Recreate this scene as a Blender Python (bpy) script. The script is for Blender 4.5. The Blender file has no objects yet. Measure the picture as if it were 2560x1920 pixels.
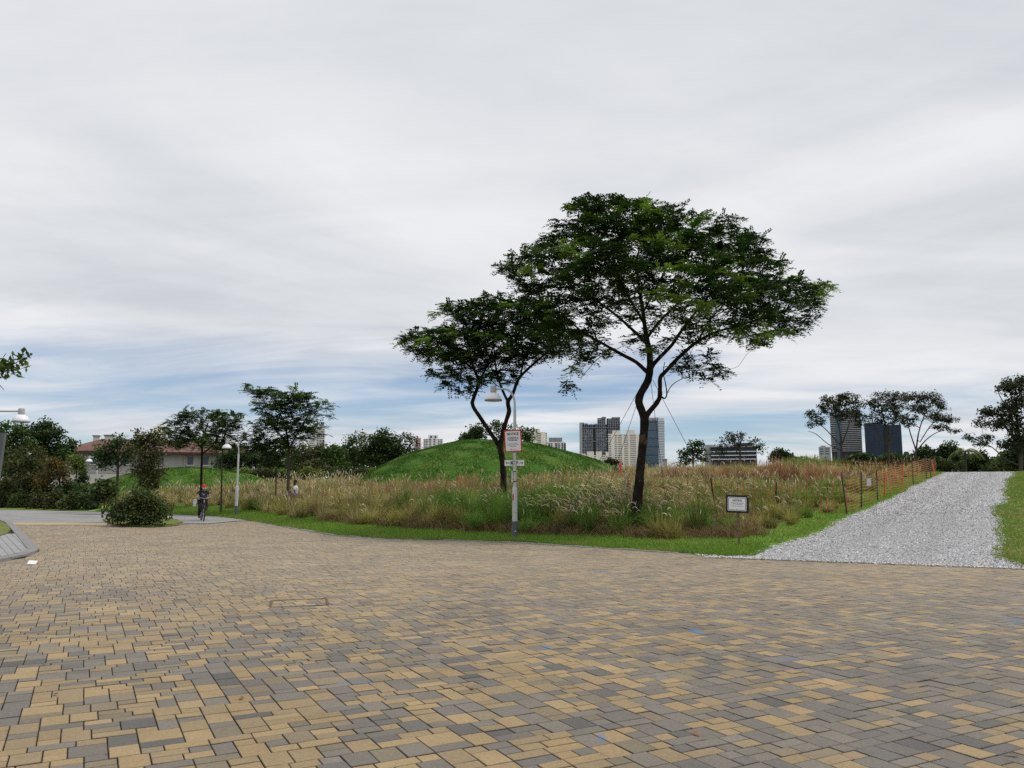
import bpy, bmesh, math, random
import numpy as np
from mathutils import Vector, Matrix

S = bpy.context.scene
C = S.collection
rng = np.random.default_rng(11)
random.seed(11)
PI = math.pi
rad = math.radians

# ------------------------------------------------------------------ camera
F = 2000.0                       # focal length in pixels of the 2560 px wide photograph
CAMZ = 1.6
TH = math.atan(252.0 / F)        # the phone is tilted slightly upwards
cam_d = bpy.data.cameras.new('camera')
cam_d.sensor_width = 36.0
cam_d.lens = 36.0 * F / 2560.0
cam_d.clip_start = 0.05
cam_d.clip_end = 9000.0
cam = bpy.data.objects.new('camera', cam_d)
C.objects.link(cam)
cam.location = (0, 0, CAMZ)
cam.rotation_euler = (PI / 2 + TH, 0, 0)
S.camera = cam

# ------------------------------------------------------------------ sky, sun, exposure
SUN_EL, SUN_AZ = rad(56), rad(98)      # azimuth measured clockwise from +Y (sun high, to the right of the viewer)
world = bpy.data.worlds.new('World')
S.world = world
world.use_nodes = True
wn, wl = world.node_tree.nodes, world.node_tree.links
wn.clear()


def wnode(t, **kw):
    n = wn.new(t)
    for k, v in kw.items():
        setattr(n, k, v)
    return n


def wmath(op, a, b=None, clamp=False):
    n = wnode('ShaderNodeMath', operation=op, use_clamp=clamp)
    for i, x in enumerate((a, b)):
        if x is None:
            continue
        if isinstance(x, (int, float)):
            n.inputs[i].default_value = x
        else:
            wl.new(x, n.inputs[i])
    return n.outputs[0]


w_out = wnode('ShaderNodeOutputWorld')
w_bg = wnode('ShaderNodeBackground')
w_bg.inputs['Strength'].default_value = 0.1
sky = wnode('ShaderNodeTexSky', sky_type='NISHITA')
sky.sun_disc = False
sky.sun_elevation = SUN_EL
sky.sun_rotation = SUN_AZ
sky.air_density = 1.0
sky.dust_density = 0.0
sky.ozone_density = 1.0
tc = wnode('ShaderNodeTexCoord')
sep = wnode('ShaderNodeSeparateXYZ')
wl.new(tc.outputs['Generated'], sep.inputs[0])
zc = wmath('ADD', wmath('MAXIMUM', sep.outputs[2], 0.0), 0.10)
px = wmath('DIVIDE', sep.outputs[0], zc)
py = wmath('DIVIDE', sep.outputs[1], zc)
comb = wnode('ShaderNodeCombineXYZ')
wl.new(px, comb.inputs[0])
wl.new(py, comb.inputs[1])


def cloud_noise(loc, rot, scale, ns, detail, rough, dist):
    mp = wnode('ShaderNodeMapping')
    mp.inputs['Location'].default_value = loc
    mp.inputs['Rotation'].default_value = (0, 0, rot)
    mp.inputs['Scale'].default_value = scale
    wl.new(comb.outputs[0], mp.inputs[0])
    n = wnode('ShaderNodeTexNoise')
    n.inputs['Scale'].default_value = ns
    n.inputs['Detail'].default_value = detail
    n.inputs['Roughness'].default_value = rough
    n.inputs['Distortion'].default_value = dist
    wl.new(mp.outputs[0], n.inputs['Vector'])
    return n.outputs['Fac']


n_big = cloud_noise((20.1, 3.3, 0), 0.5, (0.8, 1.0, 1), 0.30, 5, 0.5, 0.6)
n_fine = cloud_noise((0.4, 7.3, 0), 0.35, (0.45, 1.3, 1), 1.3, 8, 0.6, 0.9)
n_tone = cloud_noise((9.2, 2.2, 0), 0.6, (0.8, 1.0, 1), 0.6, 7, 0.55, 0.7)
elev = wmath('MULTIPLY', sep.outputs[2], 2.2, True)                  # thin cloud towards the horizon, closed overhead
dens = wmath('ADD', wmath('MULTIPLY', n_big, 1.5), wmath('MULTIPLY', n_fine, 0.55))
dens = wmath('ADD', dens, wmath('MULTIPLY', elev, 0.95))
dens = wmath('ADD', dens, wmath('MULTIPLY', wmath('MAXIMUM', wmath('SUBTRACT', 0.085, sep.outputs[2]), 0.0), 4.5))   # haze whitens the horizon
cov = wnode('ShaderNodeMapRange', interpolation_type='SMOOTHSTEP')
cov.inputs['From Min'].default_value = 0.98
cov.inputs['From Max'].default_value = 1.42
cov.inputs['To Min'].default_value = 0.18
cov.inputs['To Max'].default_value = 1.0
wl.new(dens, cov.inputs['Value'])
tone = wnode('ShaderNodeValToRGB')
tone.color_ramp.elements[0].position = 0.33
tone.color_ramp.elements[0].color = (6.1, 6.4, 6.85, 1)
tone.color_ramp.elements[1].position = 0.58
tone.color_ramp.elements[1].color = (8.4, 8.5, 8.75, 1)
tmix = wmath('ADD', wmath('MULTIPLY', n_tone, 0.75), wmath('MULTIPLY', n_fine, 0.25))
wl.new(tmix, tone.inputs[0])
cmix = wnode('ShaderNodeMix', data_type='RGBA')
wl.new(cov.outputs[0], cmix.inputs[0])
tint = wnode('ShaderNodeVectorMath', operation='MULTIPLY')     # clear air between the clouds: a touch bluer than the model's white horizon
tint.inputs[1].default_value = (.60, .76, .98)
wl.new(sky.outputs[0], tint.inputs[0])
wl.new(tint.outputs[0], cmix.inputs[6])
wl.new(tone.outputs[0], cmix.inputs[7])
wl.new(cmix.outputs[2], w_bg.inputs['Color'])
wl.new(w_bg.outputs[0], w_out.inputs[0])

sun_d = bpy.data.lights.new('sun', 'SUN')
sun_d.energy = 2.0
sun_d.angle = rad(11)
sun_d.color = (1.0, 0.95, 0.87)
sun = bpy.data.objects.new('sun', sun_d)
C.objects.link(sun)
sdir = Vector((math.sin(SUN_AZ) * math.cos(SUN_EL), math.cos(SUN_AZ) * math.cos(SUN_EL), math.sin(SUN_EL)))
sun.rotation_euler = sdir.to_track_quat('Z', 'Y').to_euler()
sun.location = (20, -20, 40)

S.view_settings.view_transform = 'Standard'
S.view_settings.look = 'None'
S.view_settings.exposure = 0.0
S.view_settings.gamma = 1.0
S.view_settings.use_curve_mapping = False
S.render.engine = 'CYCLES'
S.cycles.use_denoising = False
S.cycles.max_bounces = 6
S.cycles.diffuse_bounces = 3
S.cycles.glossy_bounces = 2
S.cycles.transmission_bounces = 4
S.cycles.transparent_max_bounces = 4
S.cycles.caustics_reflective = False
S.cycles.caustics_refractive = False


# ------------------------------------------------------------------ geometry helpers
def ray(u, v):
    xc, yc = (u - 1280.0) / F, (960.0 - v) / F
    return np.array((xc, math.cos(TH) - yc * math.sin(TH), math.sin(TH) + yc * math.cos(TH)))


def at(u, v, Y):
    """the point seen in direction (u, v) that stands Y metres ahead"""
    d = ray(u, v)
    return np.array((0, 0, CAMZ)) + d * (Y / d[1])


def ground(u, v, z=0.0):
    d = ray(u, v)
    return np.array((0, 0, CAMZ)) + d * ((z - CAMZ) / d[2])


KX = [-60, -40, -34, -25, -18, -15.1, -11.5, -7.9, -5.4, -3.4, 0, 2.3, 4.8, 7, 9.8, 20, 40, 80]
KY = [60, 56, 53, 48.5, 43.6, 41.5, 36, 29.7, 25.6, 24.1, 22.8, 20.8, 18.4, 17.3, 16, 10.5, 2, -12]


def kerb_y(x):
    return np.interp(x, KX, KY)


def tdist(x, y):
    return (np.asarray(y, float) - kerb_y(x)) * 0.86


def H(x, y):
    """height of the terrain: flat plaza, meadow rising to a crest, lower ground beyond"""
    x = np.asarray(x, float)
    t = tdist(x, y)
    r = np.interp(t, [0, 2, 6, 20, 36, 40, 47, 80, 300], [0, .12, .34, 1.30, 2.32, 2.40, 2.1, .2, 0])
    r = r * np.interp(x, [-45, -30, -24, -14, -6, 4], [.3, 1.2, 2.0, 1.6, 1.0, 1.0])
    cap = np.interp(x, [-45, -30, -24, -14, -6, 3], [.25, .75, .95, 1.3, 1.8, 2.6])
    return np.minimum(r, cap + 0.15 * (r - cap) * (r > cap))


def mound_main(x, y):
    dx = np.asarray(x, float) + 2.0
    rx = np.where(dx < 0, 9.6, 12.0)
    r2 = (dx / rx) ** 2 + ((np.asarray(y, float) - 58.0) / 9.0) ** 2
    return 1.55 + 3.25 * (1 - r2) + 0.05 * np.sin(dx * 1.3) * np.cos(y * .7)


def mound_left(x, y):
    dx = np.asarray(x, float) + 25.5
    r2 = (dx / 9.5) ** 2 + ((np.asarray(y, float) - 63.5) / 5.0) ** 2
    return .75 + 2.2 * (1 - r2)


def HT(x, y):
    return np.maximum(H(x, y), np.maximum(mound_main(x, y), mound_left(x, y)))


def hit(u, v, f=H, far=200.0):
    """first point of the terrain seen in direction (u, v)"""
    d = ray(u, v)
    ts = np.linspace(3, far, 4000)
    p = np.array((0, 0, CAMZ)) + ts[:, None] * d
    below = p[:, 2] < f(p[:, 0], p[:, 1])
    i = int(np.argmax(below)) if below.any() else len(ts) - 1
    q = p[i]
    return np.array((q[0], q[1], float(f(q[0], q[1]))))


# ------------------------------------------------------------------ materials
MATS = {}


def mat(name, col=(.5, .5, .5), rough=.8, var=0.0, vscale=4.0, bump=0.0, bscale=40.0, attr=False, spec=.3, metal=0.0,
        trans=0.0, detail=6, second=None, sscale=1.0, smin=.45, smax=.6, tcol=None):
    if name in MATS:
        return MATS[name]
    m = bpy.data.materials.new(name)
    m.use_nodes = True
    nt = m.node_tree
    N, L = nt.nodes, nt.links
    b = N['Principled BSDF']
    out = N['Material Output']
    b.inputs['Roughness'].default_value = rough
    b.inputs['Specular IOR Level'].default_value = spec
    b.inputs['Metallic'].default_value = metal
    tcn = N.new('ShaderNodeNewGeometry')
    pos = tcn.outputs['Position']
    if attr:
        a = N.new('ShaderNodeAttribute')
        a.attribute_name = 'tint'
        csock = a.outputs['Color']
    else:
        r = N.new('ShaderNodeRGB')
        r.outputs[0].default_value = (*col, 1)
        csock = r.outputs[0]
    if second is not None:
        n2 = N.new('ShaderNodeTexNoise')
        n2.inputs['Scale'].default_value = sscale
        n2.inputs['Detail'].default_value = 8
        n2.inputs['Roughness'].default_value = .62
        L.new(pos, n2.inputs['Vector'])
        mr = N.new('ShaderNodeMapRange')
        mr.inputs['From Min'].default_value = smin
        mr.inputs['From Max'].default_value = smax
        L.new(n2.outputs['Fac'], mr.inputs['Value'])
        mx = N.new('ShaderNodeMix')
        mx.data_type = 'RGBA'
        mx.inputs[7].default_value = (*second, 1)
        L.new(mr.outputs[0], mx.inputs[0])
        L.new(csock, mx.inputs[6])
        csock = mx.outputs[2]
    if var > 0:
        n = N.new('ShaderNodeTexNoise')
        n.inputs['Scale'].default_value = vscale
        n.inputs['Detail'].default_value = detail
        n.inputs['Roughness'].default_value = .6
        L.new(pos, n.inputs['Vector'])
        mr = N.new('ShaderNodeMapRange')
        mr.inputs['From Min'].default_value = .25
        mr.inputs['From Max'].default_value = .75
        mr.inputs['To Min'].default_value = 1 - var
        mr.inputs['To Max'].default_value = 1 + var
        L.new(n.outputs['Fac'], mr.inputs['Value'])
        vm = N.new('ShaderNodeVectorMath')
        vm.operation = 'SCALE'
        L.new(csock, vm.inputs[0])
        L.new(mr.outputs[0], vm.inputs['Scale'])
        csock = vm.outputs[0]
    L.new(csock, b.inputs['Base Color'])
    if bump > 0:
        nb = N.new('ShaderNodeTexNoise')
        nb.inputs['Scale'].default_value = bscale
        nb.inputs['Detail'].default_value = 5
        L.new(pos, nb.inputs['Vector'])
        bp = N.new('ShaderNodeBump')
        bp.inputs['Strength'].default_value = min(1, bump)
        bp.inputs['Distance'].default_value = 0.02
        L.new(nb.outputs['Fac'], bp.inputs['Height'])
        L.new(bp.outputs[0], b.inputs['Normal'])
    if trans > 0:
        tr = N.new('ShaderNodeBsdfTranslucent')
        if tcol is None:
            L.new(csock, tr.inputs['Color'])
        else:
            vm = N.new('ShaderNodeVectorMath')
            vm.operation = 'MULTIPLY'
            vm.inputs[1].default_value = tcol
            L.new(csock, vm.inputs[0])
            L.new(vm.outputs[0], tr.inputs['Color'])
        ms = N.new('ShaderNodeMixShader')
        ms.inputs[0].default_value = trans
        L.new(b.outputs[0], ms.inputs[1])
        L.new(tr.outputs[0], ms.inputs[2])
        L.new(ms.outputs[0], out.inputs['Surface'])
    MATS[name] = m
    return m


# ------------------------------------------------------------------ object helpers
def tag(o, label=None, cat=None, group=None, kind=None):
    if label:
        o['label'] = label
    if cat:
        o['category'] = cat
    if group:
        o['group'] = group
    if kind:
        o['kind'] = kind
    return o


def link(name, me, m=None, parent=None):
    o = bpy.data.objects.new(name, me)
    C.objects.link(o)
    if m is not None and me is not None and not me.materials:
        me.materials.append(m)
    if parent is not None:
        o.parent = parent
    return o


def empty(name, loc=(0, 0, 0), rz=0.0):
    o = bpy.data.objects.new(name, None)
    o.empty_display_size = .2
    C.objects.link(o)
    o.location = loc
    o.rotation_euler = (0, 0, rz)
    return o


def mesh_np(name, V, Fc, m=None, parent=None, smooth=False, fcol=None, pcol=None):
    V = np.asarray(V, np.float32).reshape(-1, 3)
    Fc = np.asarray(Fc, np.int32)
    n, k = Fc.shape
    me = bpy.data.meshes.new(name)
    me.vertices.add(len(V))
    me.vertices.foreach_set('co', V.ravel())
    me.loops.add(n * k)
    me.loops.foreach_set('vertex_index', Fc.ravel())
    me.polygons.add(n)
    me.polygons.foreach_set('loop_start', np.arange(n, dtype=np.int32) * k)
    try:
        me.polygons.foreach_set('loop_total', np.full(n, k, np.int32))
    except Exception:
        pass
    me.polygons.foreach_set('use_smooth', np.full(n, bool(smooth)))
    if fcol is not None:
        a = me.attributes.new('tint', 'FLOAT_COLOR', 'FACE')
        c = np.ones((n, 4), np.float32)
        c[:, :3] = fcol
        a.data.foreach_set('color', c.ravel())
    if pcol is not None:
        a = me.attributes.new('tint', 'FLOAT_COLOR', 'POINT')
        c = np.ones((len(V), 4), np.float32)
        c[:, :3] = pcol
        a.data.foreach_set('color', c.ravel())
    me.update(calc_edges=True)
    me.validate()
    return link(name, me, m, parent)


class MB:
    """collects boxes, bars, tubes and turned shapes into ONE mesh"""

    def __init__(self):
        self.v, self.f = [], []

    def add(self, vs, fs):
        o = len(self.v)
        self.v += [tuple(map(float, p)) for p in vs]
        self.f += [tuple(i + o for i in q) for q in fs]
        return self

    def box(self, c, s, rot=None):
        c = Vector(c)
        vs = []
        for dx in (-.5, .5):
            for dy in (-.5, .5):
                for dz in (-.5, .5):
                    p = Vector((dx * s[0], dy * s[1], dz * s[2]))
                    if rot is not None:
                        p = rot @ p
                    vs.append(c + p)
        return self.add(vs, [(0, 1, 3, 2), (4, 6, 7, 5), (0, 4, 5, 1), (2, 3, 7, 6), (0, 2, 6, 4), (1, 5, 7, 3)])

    def bbox(self, a, b):
        a, b = np.minimum(a, b), np.maximum(a, b)
        return self.box((a + b) / 2, b - a)

    def tube(self, pts, rs, n=8, cap=True):
        P = [Vector(p) for p in pts]
        if isinstance(rs, (int, float)):
            rs = [rs] * len(P)
        vs, fs = [], []
        t0 = (P[1] - P[0]).normalized()
        ref = Vector((1, 0, 0)) if abs(t0.x) < .8 else Vector((0, 1, 0))
        a = t0.cross(ref).normalized()
        for i, p in enumerate(P):
            t = (P[min(i + 1, len(P) - 1)] - P[max(i - 1, 0)]).normalized()
            a = (a - t * a.dot(t)).normalized()
            b = t.cross(a)
            for k in range(n):
                w = 2 * PI * k / n
                vs.append(p + (a * math.cos(w) + b * math.sin(w)) * rs[i])
        for i in range(len(P) - 1):
            for k in range(n):
                k2 = (k + 1) % n
                fs.append((i * n + k, i * n + k2, (i + 1) * n + k2, (i + 1) * n + k))
        if cap:
            fs.append(tuple(range(n))[::-1])
            fs.append(tuple((len(P) - 1) * n + k for k in range(n)))
        return self.add(vs, fs)

    def lathe(self, prof, n=24, c=(0, 0, 0)):
        vs, fs = [], []
        for r, z in prof:
            for k in range(n):
                w = 2 * PI * k / n
                vs.append((c[0] + r * math.cos(w), c[1] + r * math.sin(w), c[2] + z))
        for i in range(len(prof) - 1):
            for k in range(n):
                k2 = (k + 1) % n
                fs.append((i * n + k, i * n + k2, (i + 1) * n + k2, (i + 1) * n + k))
        return self.add(vs, fs)

    def prism(self, poly, z0, z1):
        n = len(poly)
        vs = [(p[0], p[1], z0) for p in poly] + [(p[0], p[1], z1) for p in poly]
        fs = [tuple(range(n))[::-1], tuple(range(n, 2 * n))]
        fs += [(i, (i + 1) % n, n + (i + 1) % n, n + i) for i in range(n)]
        return self.add(vs, fs)

    def torus(self, c, R, r, ax, n=28, m=8):
        ax = Vector(ax).normalized()
        ref = Vector((0, 0, 1)) if abs(ax.z) < .8 else Vector((1, 0, 0))
        a = ax.cross(ref).normalized()
        b = ax.cross(a)
        vs, fs = [], []
        for i in range(n):
            w = 2 * PI * i / n
            d = a * math.cos(w) + b * math.sin(w)
            for j in range(m):
                q = 2 * PI * j / m
                vs.append(Vector(c) + d * (R + r * math.cos(q)) + ax * (r * math.sin(q)))
        for i in range(n):
            for j in range(m):
                fs.append((i * m + j, ((i + 1) % n) * m + j, ((i + 1) % n) * m + (j + 1) % m, i * m + (j + 1) % m))
        return self.add(vs, fs)

    def build(self, name, m, parent=None, smooth=False):
        me = bpy.data.meshes.new(name)
        me.from_pydata(self.v, [], self.f)
        bm = bmesh.new()
        bm.from_mesh(me)
        bmesh.ops.recalc_face_normals(bm, faces=bm.faces)
        bm.to_mesh(me)
        bm.free()
        if smooth:
            me.polygons.foreach_set('use_smooth', [True] * len(me.polygons))
            try:
                me.set_sharp_from_angle(angle=rad(40))
            except Exception:
                pass
        me.update()
        return link(name, me, m, parent)


def sheet(name, X, Y, Z, m, parent=None, smooth=True, mask=None):
    """grid mesh from 2-D coordinate arrays"""
    a, b = X.shape
    V = np.stack([X, Y, Z], -1).reshape(-1, 3)
    i = np.arange(a * b).reshape(a, b)
    Q = np.stack([i[:-1, :-1], i[:-1, 1:], i[1:, 1:], i[1:, :-1]], -1).reshape(-1, 4)
    if mask is not None:
        mk = (mask[:-1, :-1] & mask[:-1, 1:] & mask[1:, 1:] & mask[1:, :-1]).reshape(-1)
        Q = Q[mk]
    o = mesh_np(name, V, Q, m, parent, smooth)
    me = o.data
    if len(me.polygons) and np.mean([p.normal.z for p in list(me.polygons)[:20]]) < 0:
        me.flip_normals()
    return o


def in_poly(x, y, poly):
    x, y = np.asarray(x, float), np.asarray(y, float)
    ins = np.zeros(x.shape, bool)
    n = len(poly)
    for i in range(n):
        x0, y0 = poly[i][:2]
        x1, y1 = poly[(i + 1) % n][:2]
        c = ((y0 > y) != (y1 > y)) & (x < (x1 - x0) * (y - y0) / (y1 - y0 + 1e-12) + x0)
        ins ^= c
    return ins


def poly_sheet(name, poly, z, m, parent=None):
    bm = bmesh.new()
    vs = [bm.verts.new((p[0], p[1], z)) for p in poly]
    f = bm.faces.new(vs)
    bmesh.ops.triangulate(bm, faces=[f])
    bmesh.ops.recalc_face_normals(bm, faces=bm.faces)
    if bm.faces[0:1][0].normal.z < 0:
        bmesh.ops.reverse_faces(bm, faces=bm.faces)
    me = bpy.data.meshes.new(name)
    bm.to_mesh(me)
    bm.free()
    return link(name, me, m, parent)


def resample(pts, step):
    P = np.asarray(pts, float)
    d = np.r_[0, np.cumsum(np.linalg.norm(np.diff(P, axis=0), axis=1))]
    n = max(2, int(round(d[-1] / step)) + 1)
    s = np.linspace(0, d[-1], n)
    return np.stack([np.interp(s, d, P[:, k]) for k in range(P.shape[1])], 1)


def smooth_curve(pts, n):
    """Catmull-Rom through the points (any number of columns)"""
    P = np.asarray(pts, float)
    P = np.vstack([2 * P[0] - P[1], P, 2 * P[-1] - P[-2]])
    out = []
    for i in range(1, len(P) - 2):
        for k in range(n):
            t = k / n
            p0, p1, p2, p3 = P[i - 1:i + 3]
            out.append(.5 * ((2 * p1) + (-p0 + p2) * t + (2 * p0 - 5 * p1 + 4 * p2 - p3) * t * t + (-p0 + 3 * p1 - 3 * p2 + p3) * t ** 3))
    out.append(P[-2])
    return np.array(out)


def text_part(name, s, size, m, parent, loc, rot, bold=0.0, align='CENTER', stretch=1.0):
    cu = bpy.data.curves.new(name, 'FONT')
    cu.body = s
    cu.size = size
    cu.offset = bold
    cu.align_x = align
    cu.align_y = 'CENTER'
    cu.resolution_u = 3
    o = bpy.data.objects.new(name, cu)
    me = bpy.data.meshes.new_from_object(o)
    bpy.data.objects.remove(o)
    t = link(name, me, m, parent)
    t.location = loc
    t.rotation_euler = rot
    t.scale = (stretch, 1, 1)
    return t
# ================================================================== SETTING
# ---- terrain: one sheet to the horizon
ax = np.concatenate([[-3500, -1800, -900, -450, -250, -160, -110, -85], np.arange(-70, 71, 1.25), [85, 110, 160, 250, 450, 900, 1800, 3500]])
ay = np.concatenate([[-600, -200, -60, -25, -10], np.arange(-4, 100, 1.25), [108, 120, 140, 170, 220, 300, 450, 800, 1500, 3000, 6000]])
GX, GY = np.meshgrid(ax, ay)
GZ = H(GX, GY) - np.where(tdist(GX, GY) < 0, 0.06, 0.02)
m_soil = mat('meadow_soil', (.12, .10, .05), .95, var=.45, vscale=.7, bump=.6, bscale=9, second=(.05, .065, .022), sscale=.35)
tag(sheet('ground', GX, GY, GZ, m_soil), 'brown and olive earth under the meadow running to the horizon', 'ground', kind='structure')

m_lawn = mat('lawn', (.145, .265, .04), .9, var=.35, vscale=3.0, bump=.9, bscale=30, second=(.21, .30, .055), sscale=.8, spec=.15)
m_lawn_dry = mat('lawn_worn', (.12, .175, .035), .9, var=.35, vscale=3.0, bump=.9, bscale=30, second=(.20, .16, .07), sscale=.5, spec=.15)
m_mound = mat('mound_turf', (.048, .118, .014), .9, var=.25, vscale=1.2, bump=1.0, bscale=11, second=(.078, .132, .020), sscale=.5, spec=.15)

# ---- grass mounds
for nm, fn, cx, cy, hx, hy, lab in (('grass_mound', mound_main, -1.0, 58, 13.5, 10.5, 'tall smooth green turf mound behind the forked tree in the middle'),
                                    ('grass_mound', mound_left, -25.5, 63.5, 11, 7, 'low green turf mound in front of the brown roofed building')):
    gx, gy = np.meshgrid(np.arange(cx - hx, cx + hx + .1, .4), np.arange(cy - hy, cy + hy + .1, .4))
    gz = fn(gx, gy)
    gz = gz + .05 * np.sin(gx * 2.1 + gy) * np.sin(gy * 1.7)
    keep = gz > H(gx, gy) - .6
    tag(sheet(nm, gx, gy, gz, m_mound, mask=keep), lab, 'mound', kind='structure')

# ---- plaza paving
E1 = np.array((math.cos(rad(28)), math.sin(rad(28))))
E2 = np.array((-math.sin(rad(28)), math.cos(rad(28))))
edge_px = [(60, 1395), (97, 1378), (30, 1310), (275, 1313), (300, 1317), (380, 1319), (440, 1315), (462, 1310), (520, 1310), (600, 1303), (636, 1303), (690, 1310)]
edge_verge = [(-7.9, 29.55), (-5.4, 25.5), (-3.4, 24.0), (0, 22.65), (2.3, 20.65), (4.8, 18.3), (7, 17.2), (9.8, 15.9), (16, 12.5), (22, 9.2)]
plaza_poly = [(-13, 1.0), (-15.2, 15.0)] + [tuple(ground(u, v)[:2]) for u, v in [(0, 1405)] + edge_px] + edge_verge + [(22, 1.0)]
m_joint = mat('joint_sand', (.035, .031, .026), .95, var=.4, vscale=15)
plaza = tag(poly_sheet('plaza_paving', [(p[0], p[1]) for p in plaza_poly], -.011, m_joint), 'broad plaza of tan and grey block pavers', 'paving', kind='structure')


def paver_material():
    m = mat('paver', attr=True, rough=.68, var=.20, vscale=38, bump=.4, bscale=150, spec=.4, detail=8)
    N, L = m.node_tree.nodes, m.node_tree.links
    b = N['Principled BSDF']
    src = b.inputs['Base Color'].links[0].from_socket
    geo = N.new('ShaderNodeNewGeometry')
    # dust and grime in large irregular patches
    n1 = N.new('ShaderNodeTexNoise')
    n1.inputs['Scale'].default_value = .8
    n1.inputs['Detail'].default_value = 7
    n1.inputs['Roughness'].default_value = .65
    L.new(geo.outputs['Position'], n1.inputs['Vector'])
    r1 = N.new('ShaderNodeMapRange')
    r1.inputs['From Min'].default_value = .35
    r1.inputs['From Max'].default_value = .68
    r1.inputs['To Min'].default_value = .84
    r1.inputs['To Max'].default_value = 1.10
    L.new(n1.outputs['Fac'], r1.inputs['Value'])
    sc = N.new('ShaderNodeVectorMath')
    sc.operation = 'SCALE'
    L.new(src, sc.inputs[0])
    L.new(r1.outputs[0], sc.inputs['Scale'])
    cur = sc.outputs[0]
    # small dark stains
    n3 = N.new('ShaderNodeTexNoise')
    n3.inputs['Scale'].default_value = 5.5
    n3.inputs['Detail'].default_value = 8
    n3.inputs['Roughness'].default_value = .7
    L.new(geo.outputs['Position'], n3.inputs['Vector'])
    r3 = N.new('ShaderNodeMapRange')
    r3.inputs['From Min'].default_value = .58
    r3.inputs['From Max'].default_value = .78
    r3.inputs['To Max'].default_value = .55
    L.new(n3.outputs['Fac'], r3.inputs['Value'])
    mx = N.new('ShaderNodeMix')
    mx.data_type = 'RGBA'
    mx.inputs[7].default_value = (.12, .105, .085, 1)
    L.new(r3.outputs[0], mx.inputs[0])
    L.new(cur, mx.inputs[6])
    cur = mx.outputs[2]
    # blue chalk marks left on the blocks
    n2 = N.new('ShaderNodeTexNoise')
    n2.inputs['Scale'].default_value = 9
    n2.inputs['Detail'].default_value = 5
    L.new(geo.outputs['Position'], n2.inputs['Vector'])
    total = None
    for (u, v, rx, ry) in ((1504, 1843, .045, .13), (1365, 1618, .09, .12), (890, 1706, .22, .035), (1064, 1496, .2, .08), (1741, 1579, .10, .25),
                           (1964, 1647, .3, .04), (2536, 1552, .1, .25), (249, 1574, .45, .06), (1500, 1430, .25, .12)):
        g = ground(u, v)
        sub = N.new('ShaderNodeVectorMath')
        sub.operation = 'SUBTRACT'
        sub.inputs[1].default_value = (g[0], g[1], 0)
        L.new(geo.outputs['Position'], sub.inputs[0])
        dv = N.new('ShaderNodeVectorMath')
        dv.operation = 'DIVIDE'
        dv.inputs[1].default_value = (rx, ry, 1)
        L.new(sub.outputs[0], dv.inputs[0])
        ln = N.new('ShaderNodeVectorMath')
        ln.operation = 'LENGTH'
        L.new(dv.outputs[0], ln.inputs[0])
        mr = N.new('ShaderNodeMapRange')
        mr.inputs['From Min'].default_value = 1.3
        mr.inputs['From Max'].default_value = .3
        L.new(ln.outputs['Value'], mr.inputs['Value'])
        if total is None:
            total = mr.outputs[0]
        else:
            ad = N.new('ShaderNodeMath')
            ad.operation = 'MAXIMUM'
            L.new(total, ad.inputs[0])
            L.new(mr.outputs[0], ad.inputs[1])
            total = ad.outputs[0]
    mu = N.new('ShaderNodeMath')
    mu.operation = 'MULTIPLY'
    L.new(total, mu.inputs[0])
    L.new(n2.outputs['Fac'], mu.inputs[1])
    mr = N.new('ShaderNodeMapRange')
    mr.inputs['From Min'].default_value = .22
    mr.inputs['From Max'].default_value = .55
    mr.inputs['To Max'].default_value = .8
    L.new(mu.outputs[0], mr.inputs['Value'])
    mx2 = N.new('ShaderNodeMix')
    mx2.data_type = 'RGBA'
    mx2.inputs[7].default_value = (.07, .19, .36, 1)
    L.new(mr.outputs[0], mx2.inputs[0])
    L.new(cur, mx2.inputs[6])
    L.new(mx2.outputs[2], b.inputs['Base Color'])
    return m


m_paver = paver_material()
CW, CD = .0435, .115
TAN = [(.330, .235, .118), (.30, .216, .114), (.35, .252, .130), (.285, .210, .118)]
OLV = [(.215, .170, .105), (.20, .165, .11), (.235, .188, .12)]
GRY = [(.180, .158, .130), (.160, .142, .120), (.20, .174, .142), (.145, .130, .114), (.170, .150, .126)]
DRK = [(.120, .110, .099), (.110, .102, .094)]
PAL = np.array(TAN + OLV + GRY + DRK)


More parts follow.
